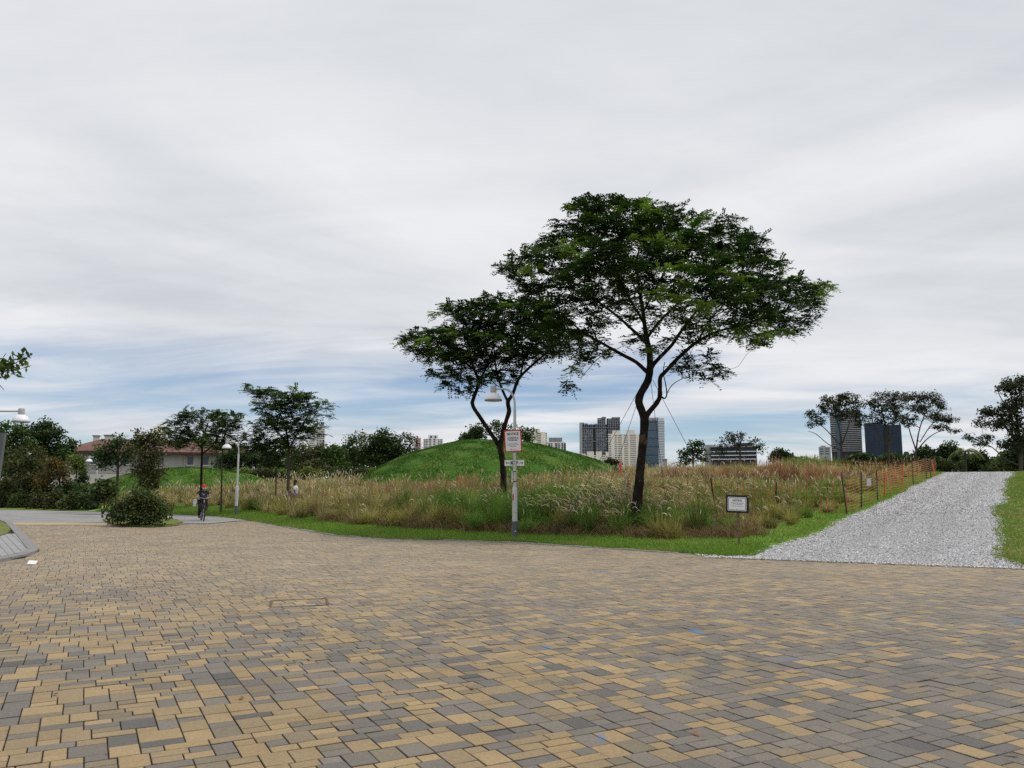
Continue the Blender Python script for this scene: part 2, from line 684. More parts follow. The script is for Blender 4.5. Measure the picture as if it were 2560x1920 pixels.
def paver_layout():
    """random ashlar of four block sizes on a fine module, long side along E1; upright joints never run through many rows"""
    R = random.Random(5)
    pts = np.array([(x, y) for x in (-24, 26) for y in (0.5, 38)])
    a = pts @ E1
    b = pts @ E2
    nu, nv = int((a.max() - a.min()) / CW), int((b.max() - b.min()) / CD)
    u0, v0 = a.min(), b.min()
    iu, iv = np.meshgrid(np.arange(nu), np.arange(nv), indexing='ij')
    cx = (u0 + (iu + .5) * CW)
    cy = (v0 + (iv + .5) * CD)
    X, Y = cx * E1[0] + cy * E2[0], cx * E1[1] + cy * E2[1]
    ok = in_poly(X, Y, plaza_poly) & (np.abs(X) < .80 * Y + 3.5) & (Y > 1.2)
    free = [list(r) for r in ok.T.tolist()]
    out = []
    jl = [0] * (nu + 8)                     # how many rows each upright joint has run on
    for j in range(nv):
        row = free[j]
        nxt = free[j + 1] if j + 1 < nv else None
        made = set()
        i = 0
        while i < nu:
            if not row[i]:
                i += 1
                continue
            run = 1
            while run < 13 and i + run < nu and row[i + run]:
                run += 1
            best = None
            for _ in range(5):
                r = R.random()
                w, d = (4, 2) if r < .44 else (6, 1) if r < .68 else (4, 1) if r < .84 else (3, 1)
                if run < w:
                    w = run
                if 0 < run - w < 3 and run < 13:
                    w = run if run <= 6 else run - 3
                if d == 2 and (nxt is None or not all(nxt[i + q] for q in range(w))):
                    d = 1
                bad = jl[i + w] + d
                if best is None or bad < best[0]:
                    best = (bad, w, d)
                if bad <= 3:
                    break
            _, w, d = best
            for q in range(w):
                row[i + q] = False
                if d == 2:
                    nxt[i + q] = False
            made.add(i + w)
            out.append((u0 + (i + w / 2) * CW, v0 + (j + d / 2) * CD, w, d))
            i += w
        jl = [jl[q] + 1 if q in made else max(0, jl[q] - 1) for q in range(nu + 8)]
    return np.array(out)


PV = paver_layout()
pcx, pcy = PV[:, 0] * E1[0] + PV[:, 1] * E2[0], PV[:, 0] * E1[1] + PV[:, 1] * E2[1]
tanp = np.clip(.40 - .045 * pcx, .10, .50)
tanp = np.where(pcy > 12, np.maximum(tanp, .40), tanp)
clus = np.sin(pcx * 2.1 + 1.3 * np.sin(pcy * 1.7)) * np.sin(pcy * 2.6 + 1.1 * np.sin(pcx * 1.3)) + .6 * np.sin(pcx * .9 - pcy * .7)
tanp = np.clip(tanp * (1 + .38 * clus), .06, .72)
rr = rng.random(len(PV))
kind_i = np.where(rr < tanp, rng.integers(0, 4, len(PV)),
                  np.where(rr < tanp + .12, 4 + rng.integers(0, 3, len(PV)),
                           np.where(rr < .978, 7 + rng.integers(0, 5, len(PV)), 12 + rng.integers(0, 2, len(PV)))))
GAPX, GAPY, BEV = .0026, .0030, .0035
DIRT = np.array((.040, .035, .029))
# which blocks show largest: the nearest in the frame
pd = np.hypot(pcx, pcy)
infr = (np.abs(pcx) < .64 * pcy + .1) & (pcy > 4.2)
order = np.argsort(np.where(infr, pd / np.sqrt(PV[:, 2] * PV[:, 3]), 1e9))
single = np.zeros(len(PV), bool)
single[order[:300]] = True


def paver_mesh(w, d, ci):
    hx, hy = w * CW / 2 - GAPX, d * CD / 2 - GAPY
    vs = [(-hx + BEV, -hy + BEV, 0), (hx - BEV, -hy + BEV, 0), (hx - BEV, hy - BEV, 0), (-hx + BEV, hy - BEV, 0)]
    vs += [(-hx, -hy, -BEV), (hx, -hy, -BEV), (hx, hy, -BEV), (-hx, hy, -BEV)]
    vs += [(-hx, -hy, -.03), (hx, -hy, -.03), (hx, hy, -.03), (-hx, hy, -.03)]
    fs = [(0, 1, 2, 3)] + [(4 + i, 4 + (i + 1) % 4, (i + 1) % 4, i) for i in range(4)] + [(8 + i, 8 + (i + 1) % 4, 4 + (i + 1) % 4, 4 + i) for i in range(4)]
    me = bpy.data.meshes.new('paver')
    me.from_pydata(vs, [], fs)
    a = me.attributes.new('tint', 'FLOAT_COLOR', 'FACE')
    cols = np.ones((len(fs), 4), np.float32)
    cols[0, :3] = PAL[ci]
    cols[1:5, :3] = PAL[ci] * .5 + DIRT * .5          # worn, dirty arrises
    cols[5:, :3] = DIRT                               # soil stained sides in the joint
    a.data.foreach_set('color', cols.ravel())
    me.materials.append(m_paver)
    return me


pm = {}
R5 = random.Random(9)
for i in np.where(single)[0]:
    key = (int(PV[i, 2]), int(PV[i, 3]), int(kind_i[i]))
    if key not in pm:
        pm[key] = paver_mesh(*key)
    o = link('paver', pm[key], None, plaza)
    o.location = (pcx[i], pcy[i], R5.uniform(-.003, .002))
    o.rotation_euler = (R5.uniform(-.013, .013), R5.uniform(-.013, .013), rad(28) + R5.uniform(-.010, .010))
I = np.where(~single)[0]
hx = PV[I, 2] * CW / 2 - GAPX
hy = PV[I, 3] * CD / 2 - GAPY
n = len(I)
sx, sy = np.array([-1, 1, 1, -1]), np.array([-1, -1, 1, 1])
tilt1, tilt2 = rng.normal(0, .008, n), rng.normal(0, .008, n)
zo = rng.uniform(-.003, .002, n)
tw = rng.normal(0, .006, n)
V = np.zeros((n, 12, 3))
for lay, (ins, z) in enumerate(((BEV, 0), (0, -BEV), (0, -.03))):
    lx = sx[None] * (hx[:, None] - ins)
    ly = sy[None] * (hy[:, None] - ins)
    lx, ly = lx - ly * tw[:, None], ly + lx * tw[:, None]
    V[:, lay * 4:lay * 4 + 4, 0] = pcx[I, None] + lx * E1[0] + ly * E2[0]
    V[:, lay * 4:lay * 4 + 4, 1] = pcy[I, None] + lx * E1[1] + ly * E2[1]
    V[:, lay * 4:lay * 4 + 4, 2] = z + zo[:, None] + lx * tilt1[:, None] + ly * tilt2[:, None]
q = [(0, 1, 2, 3)] + [(4 + i, 4 + (i + 1) % 4, (i + 1) % 4, i) for i in range(4)] + [(8 + i, 8 + (i + 1) % 4, 4 + (i + 1) % 4, 4 + i) for i in range(4)]
Q = (np.array(q)[None] + 12 * np.arange(n)[:, None, None]).reshape(-1, 4)
cc = PAL[kind_i[I]] * rng.uniform(.93, 1.07, (n, 1))
far_pale = (np.clip((pcy[I] - 7.5) / 9, 0, 1) * .62)[:, None]                 # blocks turn paler and more alike towards the far side
cc = cc * (1 - far_pale) + np.array((.36, .292, .205)) * far_pale * rng.uniform(.93, 1.07, (n, 1))
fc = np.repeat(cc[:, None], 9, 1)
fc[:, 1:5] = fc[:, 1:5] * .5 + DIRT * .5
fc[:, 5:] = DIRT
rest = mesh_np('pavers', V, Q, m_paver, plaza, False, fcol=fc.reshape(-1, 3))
rest['kind'] = 'stuff'

# ---- asphalt path junction
m_asph = mat('asphalt', (.29, .285, .28), .93, var=.22, vscale=1.2, bump=.4, bscale=120, second=(.24, .235, .23), sscale=.6)
asph_px = [(-420, 1330), (-150, 1310), (0, 1297), (30, 1309), (275, 1312), (300, 1316), (380, 1318), (440, 1314), (462, 1309), (520, 1309), (600, 1302), (636, 1302)]
asph_far = [(560, 1288), (520, 1286), (430, 1284.5), (330, 1281), (275, 1278.5), (240, 1279.5), (150, 1276), (0, 1271), (-200, 1265), (-500, 1262)]
asph_poly = [ground(u, v)[:2] for u, v in asph_px + asph_far]
tag(poly_sheet('asphalt_path', asph_poly, .004, m_asph), 'grey asphalt footpath curving behind the leafy bush', 'path', kind='structure')
m_band = mat('tan_band', (.40, .33, .22), .9, var=.2, vscale=6)
m_yel = mat('yellow_line', (.42, .32, .15), .85, var=.25, vscale=8)
g0, g1, g2, g3 = [ground(*p) for p in ((29, 1306.5), (265, 1307.5), (276, 1312.5), (34, 1312.8))]
band = tag(poly_sheet('paving_band', [g0[:2], g1[:2], g2[:2], g3[:2]], .008, m_band), 'tan paving band edged with yellow between asphalt and pavers', 'paving', kind='structure')
for va, vb in ((1306.5, 1307.6), (1310.8, 1312.6)):
    g = [ground(*p)[:2] for p in ((30, va), (268, va + .8), (272, vb + .4), (32, vb))]
    poly_sheet('yellow_line', g, .012, m_yel, band)

# ---- kerb stones along the lawn
m_kerb = mat('kerb_stone', (.27, .265, .255), .9, var=.3, vscale=7, bump=.5, bscale=60)
kerb_line = resample([ground(560, 1288)[:2], ground(600, 1297)[:2], ground(650, 1305)[:2]] + edge_verge[:6], .62)
kerb = tag(empty('kerb', (0, 0, 0)), 'row of grey kerb stones between the pavers and the lawn', 'kerb', kind='structure')
kb = MB().box((0, 0, 0), (.60, .16, .10))
kme = None
for i in range(len(kerb_line) - 1):
    a, b = kerb_line[i], kerb_line[i + 1]
    if kme is None:
        o = kb.build('kerb_stone', m_kerb, kerb)
        kme = o.data
    else:
        o = link('kerb_stone', kme, None, kerb)
    o.location = ((a[0] + b[0]) / 2, (a[1] + b[1]) / 2 + random.uniform(-.03, .03) + .05, -.03 + random.uniform(-.012, .012))
    o.rotation_euler = (0, random.uniform(-.02, .02), math.atan2(b[1] - a[1], b[0] - a[0]) + random.uniform(-.04, .04))

# ---- lawn strip between kerb and meadow
xs = np.unique(np.concatenate([np.linspace(-34, 5.6, 120), KX[2:13]]))
xs = xs[(xs >= -34) & (xs <= 5.6)]
ts = np.linspace(0, 3.6, 9)
LX = np.repeat(xs[:, None], len(ts), 1)
LY = kerb_y(LX) + ts[None] / .86 + .16 + .05 * np.sin(LX * 3.1)
tag(sheet('lawn', LX, LY, H(LX, LY) + .012, m_lawn), 'bright green lawn strip between kerb and tall grass', 'lawn', kind='structure')

# ---- gravel path up the slope
PL = np.array([(4.35, 17.95), (5.2, 18.05), (6.78, 20.04), (8.48, 22.36), (10.62, 25.65), (12.04, 27.57), (15.41, 32.43), (20.23, 39.86), (25.21, 47.24), (29.5, 54), (36, 64)])
PR = np.array([(9.8, 15.5), (10.0, 16.3), (10.75, 18.15), (11.98, 20.07), (15.5, 26.03), (17.6, 29.22), (20.27, 33.2), (24.6, 40.19), (28.9, 46.34), (33.5, 53), (40, 63)])
PLs, PRs = resample(PL, .5), resample(PR, .5)
k = min(len(PLs), len(PRs))
PLs, PRs = resample(PL, .5)[np.linspace(0, len(PLs) - 1, k).astype(int)], resample(PR, .5)[np.linspace(0, len(PRs) - 1, k).astype(int)]
ws = np.linspace(0, 1, 13)
jag = np.cumsum(rng.normal(0, .05, (k, 2)), 0)
jag = jag - np.stack([np.convolve(jag[:, c], np.ones(15) / 15, 'same') for c in (0, 1)], 1)
Lx = PLs[:, 0] + jag[:, 0]
Rx = PRs[:, 0] + jag[:, 1] * 1.5
PX = Lx[:, None] * (1 - ws) + Rx[:, None] * ws
PY = PLs[:, 1][:, None] * (1 - ws) + PRs[:, 1][:, None] * ws
m_gravel = mat('gravel_bed', (.36, .36, .37), .95, var=.6, vscale=45, bump=1, bscale=60, second=(.20, .20, .205), sscale=26, smin=.5, smax=.62)
PZ = H(PX, PY) + .025
PZ[0] = -.02
gravel = tag(sheet('gravel_path', PX, PY, PZ, m_gravel), 'pale grey gravel path climbing to the crest on the right', 'path', kind='structure')
# loose stones
nst = 58000
wgt = rng.random(nst * 3)
si = rng.random(nst * 3) ** 1.35 * (k - 1)
i0 = np.minimum(si.astype(int), k - 2)
fr = si - i0
wv = rng.uniform(-.03, 1.03, nst * 3)
lx = Lx[i0] * (1 - fr) + Lx[i0 + 1] * fr
rx_ = Rx[i0] * (1 - fr) + Rx[i0 + 1] * fr
ly = PLs[i0, 1] * (1 - fr) + PLs[i0 + 1, 1] * fr
ry_ = PRs[i0, 1] * (1 - fr) + PRs[i0 + 1, 1] * fr
gx, gy = lx * (1 - wv) + rx_ * wv, ly * (1 - wv) + ry_ * wv
sel = np.where(gy < 52)[0][:nst]
gx, gy = gx[sel], gy[sel]
nst = len(sel)
# strays kicked onto the pavers and the lawn
ns2 = 1800
e_ = rng.random(ns2)
sx_ = np.where(e_ < .5, 4.2 + rng.random(ns2) * 5.8, 0)
a_i = rng.integers(0, k - 20, ns2)
ox = np.where(e_ < .5, sx_, np.where(e_ < .75, Lx[a_i] - np.abs(rng.normal(0, .25, ns2)), Rx[a_i] + np.abs(rng.normal(0, .3, ns2))))
oy = np.where(e_ < .5, kerb_y(sx_) - .25 - np.abs(rng.normal(0, .22, ns2)), np.where(e_ < .75, PLs[a_i, 1], PRs[a_i, 1]))
gx, gy = np.concatenate([gx, ox]), np.concatenate([gy, oy])
nst += ns2
sz = rng.uniform(.010, .024, nst) * np.where(gy < 26, 1, 1.35)
a0 = rng.uniform(0, 6.28, nst)
zb = H(gx, gy) + .022
ringv = []
for kk in range(4):
    w = a0 + kk * PI / 2 + rng.uniform(-.4, .4, nst)
    rr_ = sz * rng.uniform(.7, 1.3, nst)
    ringv.append(np.stack([gx + np.cos(w) * rr_, gy + np.sin(w) * rr_, zb + sz * rng.uniform(-.1, .35, nst)], 1))
top = np.stack([gx + rng.normal(0, .25, nst) * sz, gy + rng.normal(0, .25, nst) * sz, zb + sz * rng.uniform(.6, 1.2, nst)], 1)
V = np.stack(ringv + [top], 1)
Q = (np.array([(0, 1, 4), (1, 2, 4), (2, 3, 4), (3, 0, 4)])[None] + 5 * np.arange(nst)[:, None, None]).reshape(-1, 3)
gpal = np.array([(.66, .66, .67), (.52, .52, .53), (.40, .40, .415), (.25, .25, .265), (.11, .11, .12), (.48, .45, .40), (.78, .78, .78)])
gc = gpal[rng.choice(7, nst, p=[.2, .24, .2, .14, .08, .08, .06])] * rng.uniform(.85, 1.15, (nst, 1))
# earth worked into two worn tracks and a few irregular patches
wtr = np.concatenate([wv[sel], np.full(ns2, .5)])
dirt = np.exp(-((wtr - .30) / .07) ** 2) + np.exp(-((wtr - .68) / .07) ** 2) + 1.1 * np.clip(np.sin(gx * 1.7 + np.sin(gy)) * np.sin(gy * 1.3 + 2) - .45, 0, 1)
dirt = (np.clip(dirt, 0, 1) * .33)[:, None] * rng.uniform(.3, 1.2, (nst, 1))
gc = gc * (1 - dirt) + np.array((.22, .20, .17)) * dirt
m_stone = mat('gravel_stone', attr=True, rough=.9, spec=.25)
g = mesh_np('gravel_stones', V, Q, m_stone, gravel, fcol=np.repeat(gc, 4, 0))
g['kind'] = 'stuff'

# lawn on both sides of the gravel
s_ = np.linspace(-1.7, .25, 6)
LX = PLs[:, :1] + s_[None]
LY = PLs[:, 1:] + 0 * s_[None] + .2 * (-s_[None])
keep = (tdist(LX, LY) > .1)
tag(sheet('lawn', LX, LY, H(LX, LY) + .016, m_lawn, mask=keep), 'green lawn edge between the gravel path and the orange net fence', 'lawn', kind='structure')
s_ = np.concatenate([np.linspace(-.25, 6, 14), [9, 14, 22]])
LX = PRs[:, :1] + s_[None]
LY = PRs[:, 1:] - .25 * np.maximum(s_[None], 0)
keep = (tdist(LX, LY) > .1)
tag(sheet('lawn', LX, LY, H(LX, LY) + .012, m_lawn_dry, mask=keep), 'worn green lawn right of the gravel path', 'lawn', kind='structure')

# ---- grey apron on the left with its border stones
m_apr = mat('grey_slab', (.30, .305, .31), .9, var=.2, vscale=3, bump=.3, bscale=60)
m_brd = mat('border_stone', (.235, .232, .23), .9, var=.25, vscale=5, bump=.3, bscale=60)
apr_out = [ground(u, v)[:2] for u, v in ((-700, 1560), (0, 1405), (60, 1395), (90, 1383), (97, 1377), (62, 1340), (30, 1309), (0, 1297), (-150, 1290))]
apron = tag(poly_sheet('grey_apron', apr_out + [ground(-700, 1340)[:2]], .02, m_joint), 'grey slab apron with dark border beside the plaza at the left edge', 'paving', kind='structure')
ol = resample(apr_out, .9)
cen = np.array(ground(-120, 1345)[:2])
for i in range(len(ol) - 1):
    a, b = ol[i], ol[i + 1]
    d = (b - a) / (np.linalg.norm(b - a) + 1e-9)
    nrm = np.array((-d[1], d[0]))
    if np.dot(cen - a, nrm) < 0:
        nrm = -nrm
    MB().prism([a + d * .006, b - d * .006, b - d * .006 + nrm * .24, a + d * .006 + nrm * .24], -.02, .07).build('border_stone', m_brd, apron)
# slab strips run parallel to the long border, inside it
A = np.array(ground(-60, 1408)[:2])
Bq = np.array(ground(80, 1381)[:2])
base_l = np.array(ground(20, 1312)[:2])
for kk in range(11):
    f0, f1 = kk / 11, (kk + .93) / 11
    p0 = [ground(u, v)[:2] for u, v in ((88 - 190 * f0, 1378 + 42 * f0), (88 - 190 * f1, 1378 + 42 * f1), (44 - 190 * f1, 1338 + 6 * f1), (44 - 190 * f0, 1338 + 6 * f0))]
    MB().prism(p0, -.02, .055).build('slab', m_apr, apron)
gl = [ground(u, v)[:2] for u, v in ((-330, 1350), (0, 1345), (18, 1338), (26, 1330), (20, 1318), (4, 1309), (-40, 1303), (-250, 1300))]
MB().prism(gl, -.02, .085).build('turf', m_lawn_dry, apron)

# ---- bush island
isl = [ground(u, v)[:2] for u, v in ((258, 1302), (272, 1311), (300, 1315.5), (380, 1317.5), (440, 1313.5), (458, 1308), (440, 1301), (380, 1296), (300, 1294))]
tag(MB().prism(isl, -.05, .07).build('planting_island', m_lawn_dry), 'small grass island under the leafy bush', 'lawn', kind='structure')
# ================================================================== MEADOW AND LAWN BLADES
m_grass = mat('grass_blade', attr=True, rough=.75, spec=.2, trans=.4)
m_plume = mat('grass_plume', attr=True, rough=.9, spec=.1, trans=.25)


def blades(base, az, h, lean, droop, w, segs, c0, c1, face=None):
    n = len(base)
    s = np.linspace(0, 1, segs + 1)
    hor = (lean * h)[:, None] * s[None] ** 1.5
    ver = h[:, None] * (s[None] - droop[:, None] * s[None] ** 3)
    dx, dy = np.cos(az), np.sin(az)
    fa = rng.uniform(-.9, .9, n) if face is None else face
    wx, wy = np.cos(fa), np.sin(fa)
    ww = w[:, None] * (1 - .92 * s[None] ** 1.6) / 2
    ctr = np.stack([base[:, 0:1] + dx[:, None] * hor, base[:, 1:2] + dy[:, None] * hor, base[:, 2:3] + ver], -1)
    off = np.stack([wx[:, None] * ww, wy[:, None] * ww, 0 * ww], -1)
    V = np.stack([ctr - off, ctr + off], 2)                       # n, segs+1, 2, 3
    idx = np.arange(n * (segs + 1) * 2).reshape(n, segs + 1, 2)
    Q = np.stack([idx[:, :-1, 0], idx[:, :-1, 1], idx[:, 1:, 1], idx[:, 1:, 0]], -1).reshape(-1, 4)
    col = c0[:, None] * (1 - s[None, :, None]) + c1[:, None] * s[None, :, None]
    col = np.repeat(col[:, :, None], 2, 2).reshape(-1, 3)
    return V.reshape(-1, 3), Q, col


def join(parts):
    V, Q, Cc, o = [], [], [], 0
    for v, q, c in parts:
        V.append(v)
        Q.append(q + o)
        Cc.append(c)
        o += len(v)
    return np.concatenate(V), np.concatenate(Q), np.concatenate(Cc)


# --- where the meadow grows
fence_base_px = [(2034, 1283), (2119, 1287), (2153, 1272), (2194, 1253), (2235, 1230), (2258, 1226), (2316, 1197), (2340, 1191)]
MEDGE = np.array([(-34, 57.5), (-27.5, 52.5), (-20, 47), (-16, 45.2), (-12.5, 40.5), (-9.2, 34.5), (-6.2, 30), (-3.7, 27.1), (-.3, 25.0), (2.2, 23.4), (4.43, 21.6), (6.4, 21.4),
                  (8.45, 24.35), (10.4, 27.1), (12.0, 29.2), (13.6, 32.0), (16.2, 36.0), (22.2, 44.7), (24.5, 48.5), (28, 56)])
meadow_poly = [tuple(p) for p in MEDGE] + [(24, 66), (10, 72), (-12, 80), (-34, 80)]


def meadow_ok(x, y):
    ok = in_poly(x, y, meadow_poly)
    ok &= mound_main(x, y) < H(x, y) + .12
    ok &= mound_left(x, y) < H(x, y) + .12
    return ok


# colour patches on the ground: centre, radii (m), [(colour name, weight)], height factor, plumes per clump
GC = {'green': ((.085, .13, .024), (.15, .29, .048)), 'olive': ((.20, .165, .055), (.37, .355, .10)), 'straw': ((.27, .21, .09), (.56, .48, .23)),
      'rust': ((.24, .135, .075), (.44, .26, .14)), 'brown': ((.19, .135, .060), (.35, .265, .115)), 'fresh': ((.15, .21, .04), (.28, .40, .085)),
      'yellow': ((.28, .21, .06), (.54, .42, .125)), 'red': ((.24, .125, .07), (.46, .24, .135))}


def patch(u, v, rx, ry, mix, hf, plume):
    p = hit(u, v, lambda x, y: H(x, y) + .5 * hf)        # the picture shows the grass at mid height, not its foot
    return (p[0], p[1], rx, ry, mix, hf, plume)


PATCH = [patch(760, 1300, 5, 1.6, {'olive': 3, 'straw': 1, 'brown': 1}, .75, .6),
         patch(900, 1290, 4, 2.4, {'olive': 3, 'brown': 1.5, 'straw': .6}, .80, .7),
         patch(1100, 1315, 2.6, 1.0, {'olive': 2, 'brown': 3}, .72, .3),
         patch(1160, 1260, 2.6, 2.4, {'green': 4, 'olive': .8}, 1.12, 1.1),
         patch(1290, 1290, 1.8, 1.6, {'green': 4, 'olive': .6}, 1.08, 1.2),
         patch(1330, 1245, 2.6, 3.0, {'green': 4, 'fresh': .8}, 1.25, .5),
         patch(1100, 1222, 4, 3.4, {'rust': 2, 'brown': 3, 'olive': 1}, .95, .4),
         patch(960, 1218, 3, 3, {'brown': 3, 'rust': 1.5, 'olive': 1}, .85, .4),
         patch(1260, 1212, 3, 6, {'brown': 2, 'green': 1.2, 'straw': 1}, .9, 1),
         patch(1440, 1335, 1.5, .9, {'brown': 3, 'green': 2}, .62, 1.2),
         patch(1470, 1290, 1.7, 1.3, {'green': 3, 'straw': 1, 'olive': 1}, .95, 9),
         patch(1540, 1262, 1.4, 1.2, {'green': 2, 'straw': 2}, 1.1, 9),
         patch(1600, 1320, 1.3, 1.2, {'olive': 2, 'straw': 1.5, 'brown': 2}, .85, 3),
         patch(1690, 1290, 1.5, 1.3, {'green': 4, 'olive': .5}, 0.9, 2.5),
         patch(1720, 1320, 1.7, 1.0, {'brown': 2, 'olive': 2}, 0.7, 1.2),
         patch(1800, 1310, 1.6, 1.2, {'olive': 2, 'brown': 2, 'straw': .6}, 0.72, 0.7),
         patch(1950, 1290, 1.8, 1.8, {'olive': 3, 'brown': 1.5}, 0.62, 0.8),
         patch(1560, 1205, 7, 6, {'straw': 3, 'olive': 2, 'green': .5}, 0.7, 2.0),
         patch(1750, 1210, 6, 8, {'straw': 2, 'olive': 2.4, 'green': .8}, 0.72, 1.4),
         patch(1950, 1222, 5.5, 8, {'olive': 2, 'green': 2.2, 'straw': 1}, 0.6, 1.4),
         patch(2050, 1205, 4, 6, {'green': 2, 'olive': 2, 'brown': .8}, 0.6, 1.0),
         patch(1850, 1180, 6, 3.8, {'red': 2.0, 'rust': 2, 'brown': 1.5}, 1.25, .3),
         patch(1980, 1180, 4, 3.6, {'red': 2.2, 'rust': 2, 'brown': .6}, 1.1, .2),
         patch(2150, 1190, 5, 4, {'rust': 2, 'yellow': 1.5, 'brown': 1}, 0.5, 0.2),
         patch(1640, 1188, 8, 3, {'yellow': 3, 'straw': 2}, 0.7, 0.5),
         patch(1500, 1190, 6, 4, {'yellow': 2, 'straw': 2.5, 'rust': .6}, .7, 1),
         patch(620, 1262, 7, 5, {'straw': 2.6, 'olive': 2, 'green': .8}, 0.8, 2.6),
         patch(470, 1262, 5, 4, {'olive': 2, 'brown': 1.2, 'straw': 1.6}, .75, 2.0),
         patch(500, 1238, 8, 6, {'straw': 3, 'olive': 1.5}, 0.75, 2.4),
         patch(700, 1238, 6, 5, {'straw': 3, 'olive': 1, 'green': .6}, 0.8, 2.8),
         patch(850, 1228, 7, 6, {'straw': 2, 'rust': 1, 'yellow': 1, 'brown': 1}, 0.7, 1.0),
         patch(880, 1250, 5, 4, {'olive': 2, 'straw': 1, 'brown': 1}, .85, 1.2),
         patch(300, 1250, 8, 6, {'straw': 2, 'olive': 2, 'fresh': 1}, .7, 1.5)]
CNAMES = list(GC)


def clump_props(x, y):
    n = len(x)
    G = np.full((n, len(PATCH) + 1), .04)
    for k_, (cx, cy, rx, ry, mix, h_, p_) in enumerate(PATCH):
        G[:, k_] = np.exp(-((x - cx) / rx) ** 2 - ((y - cy) / ry) ** 2)
    G *= np.exp(rng.normal(0, .38, G.shape))
    pi = G.argmax(1)
    mixes = [p[4] for p in PATCH] + [{'olive': 2, 'straw': 1, 'brown': .6}]
    P = np.zeros((len(mixes), len(CNAMES)))
    for k_, mx in enumerate(mixes):
        for c_, w_ in mx.items():
            P[k_, CNAMES.index(c_)] = w_ / sum(mx.values())
    r = rng.random(n)
    ci = (P[pi].cumsum(1) < r[:, None]).sum(1).clip(0, len(CNAMES) - 1)
    hf = np.array([p[5] for p in PATCH] + [.75])[pi]
    pl = np.array([p[6] for p in PATCH] + [.6])[pi]
    return ci, hf, pl


C0 = np.array([GC[k][0] for k in CNAMES])
C1 = np.array([GC[k][1] for k in CNAMES])


def scatter(ndens, near, far, x0, x1, y0, y1):
    n = int(ndens * (x1 - x0) * (y1 - y0))
    x, y = rng.uniform(x0, x1, n), rng.uniform(y0, y1, n)
    d = np.hypot(x, y)
    k_ = meadow_ok(x, y) & (d >= near) & (d < far) & (np.abs(x) < .70 * y + 3)
    return x[k_], y[k_]


stuffs, plume_src = [], []
for dens, near, far, nb, segs, wid in ((2.0, 0, 34, 185, 3, .019), (1.9, 34, 48, 86, 2, .029), (1.4, 48, 90, 46, 2, .045)):
    x, y = scatter(dens, near, far, -36, 30, 18, 82)
    ci, hf, pl = clump_props(x, y)
    cen_h = 1.12 * hf * rng.uniform(.58, 1.30, len(x))
    rep = (nb * rng.uniform(.6, 1.3, len(x))).astype(int)
    j = np.repeat(np.arange(len(x)), rep)
    n = len(j)
    az = rng.uniform(0, 2 * PI, n)
    rad_ = np.sqrt(rng.random(n)) * rng.uniform(.08, .24, len(x))[j]
    bx, by = x[j] + np.cos(az) * rad_, y[j] + np.sin(az) * rad_
    base = np.stack([bx, by, H(bx, by) - .01], 1)
    az2 = az + rng.normal(0, .5, n)
    lean = np.abs(rng.normal(.34, .26, n)) + .04 + .8 * (rng.random(n) < .14)
    hh = cen_h[j] * rng.uniform(.45, 1.05, n) * (1 - .16 * lean)
    droop = np.clip(lean * .42 + rng.uniform(-.05, .15, n), 0, .55)
    own = rng.random(n) < .85
    ci2 = np.where(own, ci[j], clump_props(bx, by)[0])
    val = rng.uniform(.65, 1.3, (n, 1)) * rng.uniform(.62, 1.38, len(x))[j][:, None]
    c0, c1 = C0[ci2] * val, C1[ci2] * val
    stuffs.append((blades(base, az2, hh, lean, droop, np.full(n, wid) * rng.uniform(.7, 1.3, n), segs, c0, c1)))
    plume_src.append((x, y, cen_h, pl, near))
# dead thatch hanging at the front edge of the clumps
fx, fy = scatter(16, 0, 33, -12, 12, 18, 34)
dd = np.array([min(np.hypot(MEDGE[:, 0] - a, MEDGE[:, 1] - b)) for a, b in zip(fx, fy)])
front = (tdist(fx, fy) - np.interp(fx, MEDGE[:12, 0], tdist(MEDGE[:12, 0], MEDGE[:12, 1])) < 1.1)
fx, fy = fx[front], fy[front]
j = np.repeat(np.arange(len(fx)), 34)
n = len(j)
bx, by = fx[j] + rng.normal(0, .18, n), fy[j] + rng.normal(0, .18, n)
brown = np.array([(.20, .135, .062), (.31, .22, .105), (.44, .34, .18), (.11, .075, .038)])[rng.choice(4, n, p=[.4, .3, .12, .18])]
stuffs.append(blades(np.stack([bx, by, H(bx, by)], 1), rng.uniform(0, 6.28, n), rng.uniform(.15, .5, n), rng.uniform(.2, 1.4, n), rng.uniform(.1, .6, n),
                     np.full(n, .012), 3, brown * .7, brown * rng.uniform(.8, 1.2, (n, 1))))
V, Q, cl = join([s for s in stuffs if True])
tag(mesh_np('meadow_grass', V, Q, m_grass, pcol=cl), 'tall tufted meadow grass in green, straw, brown and rust', 'grass', kind='stuff')


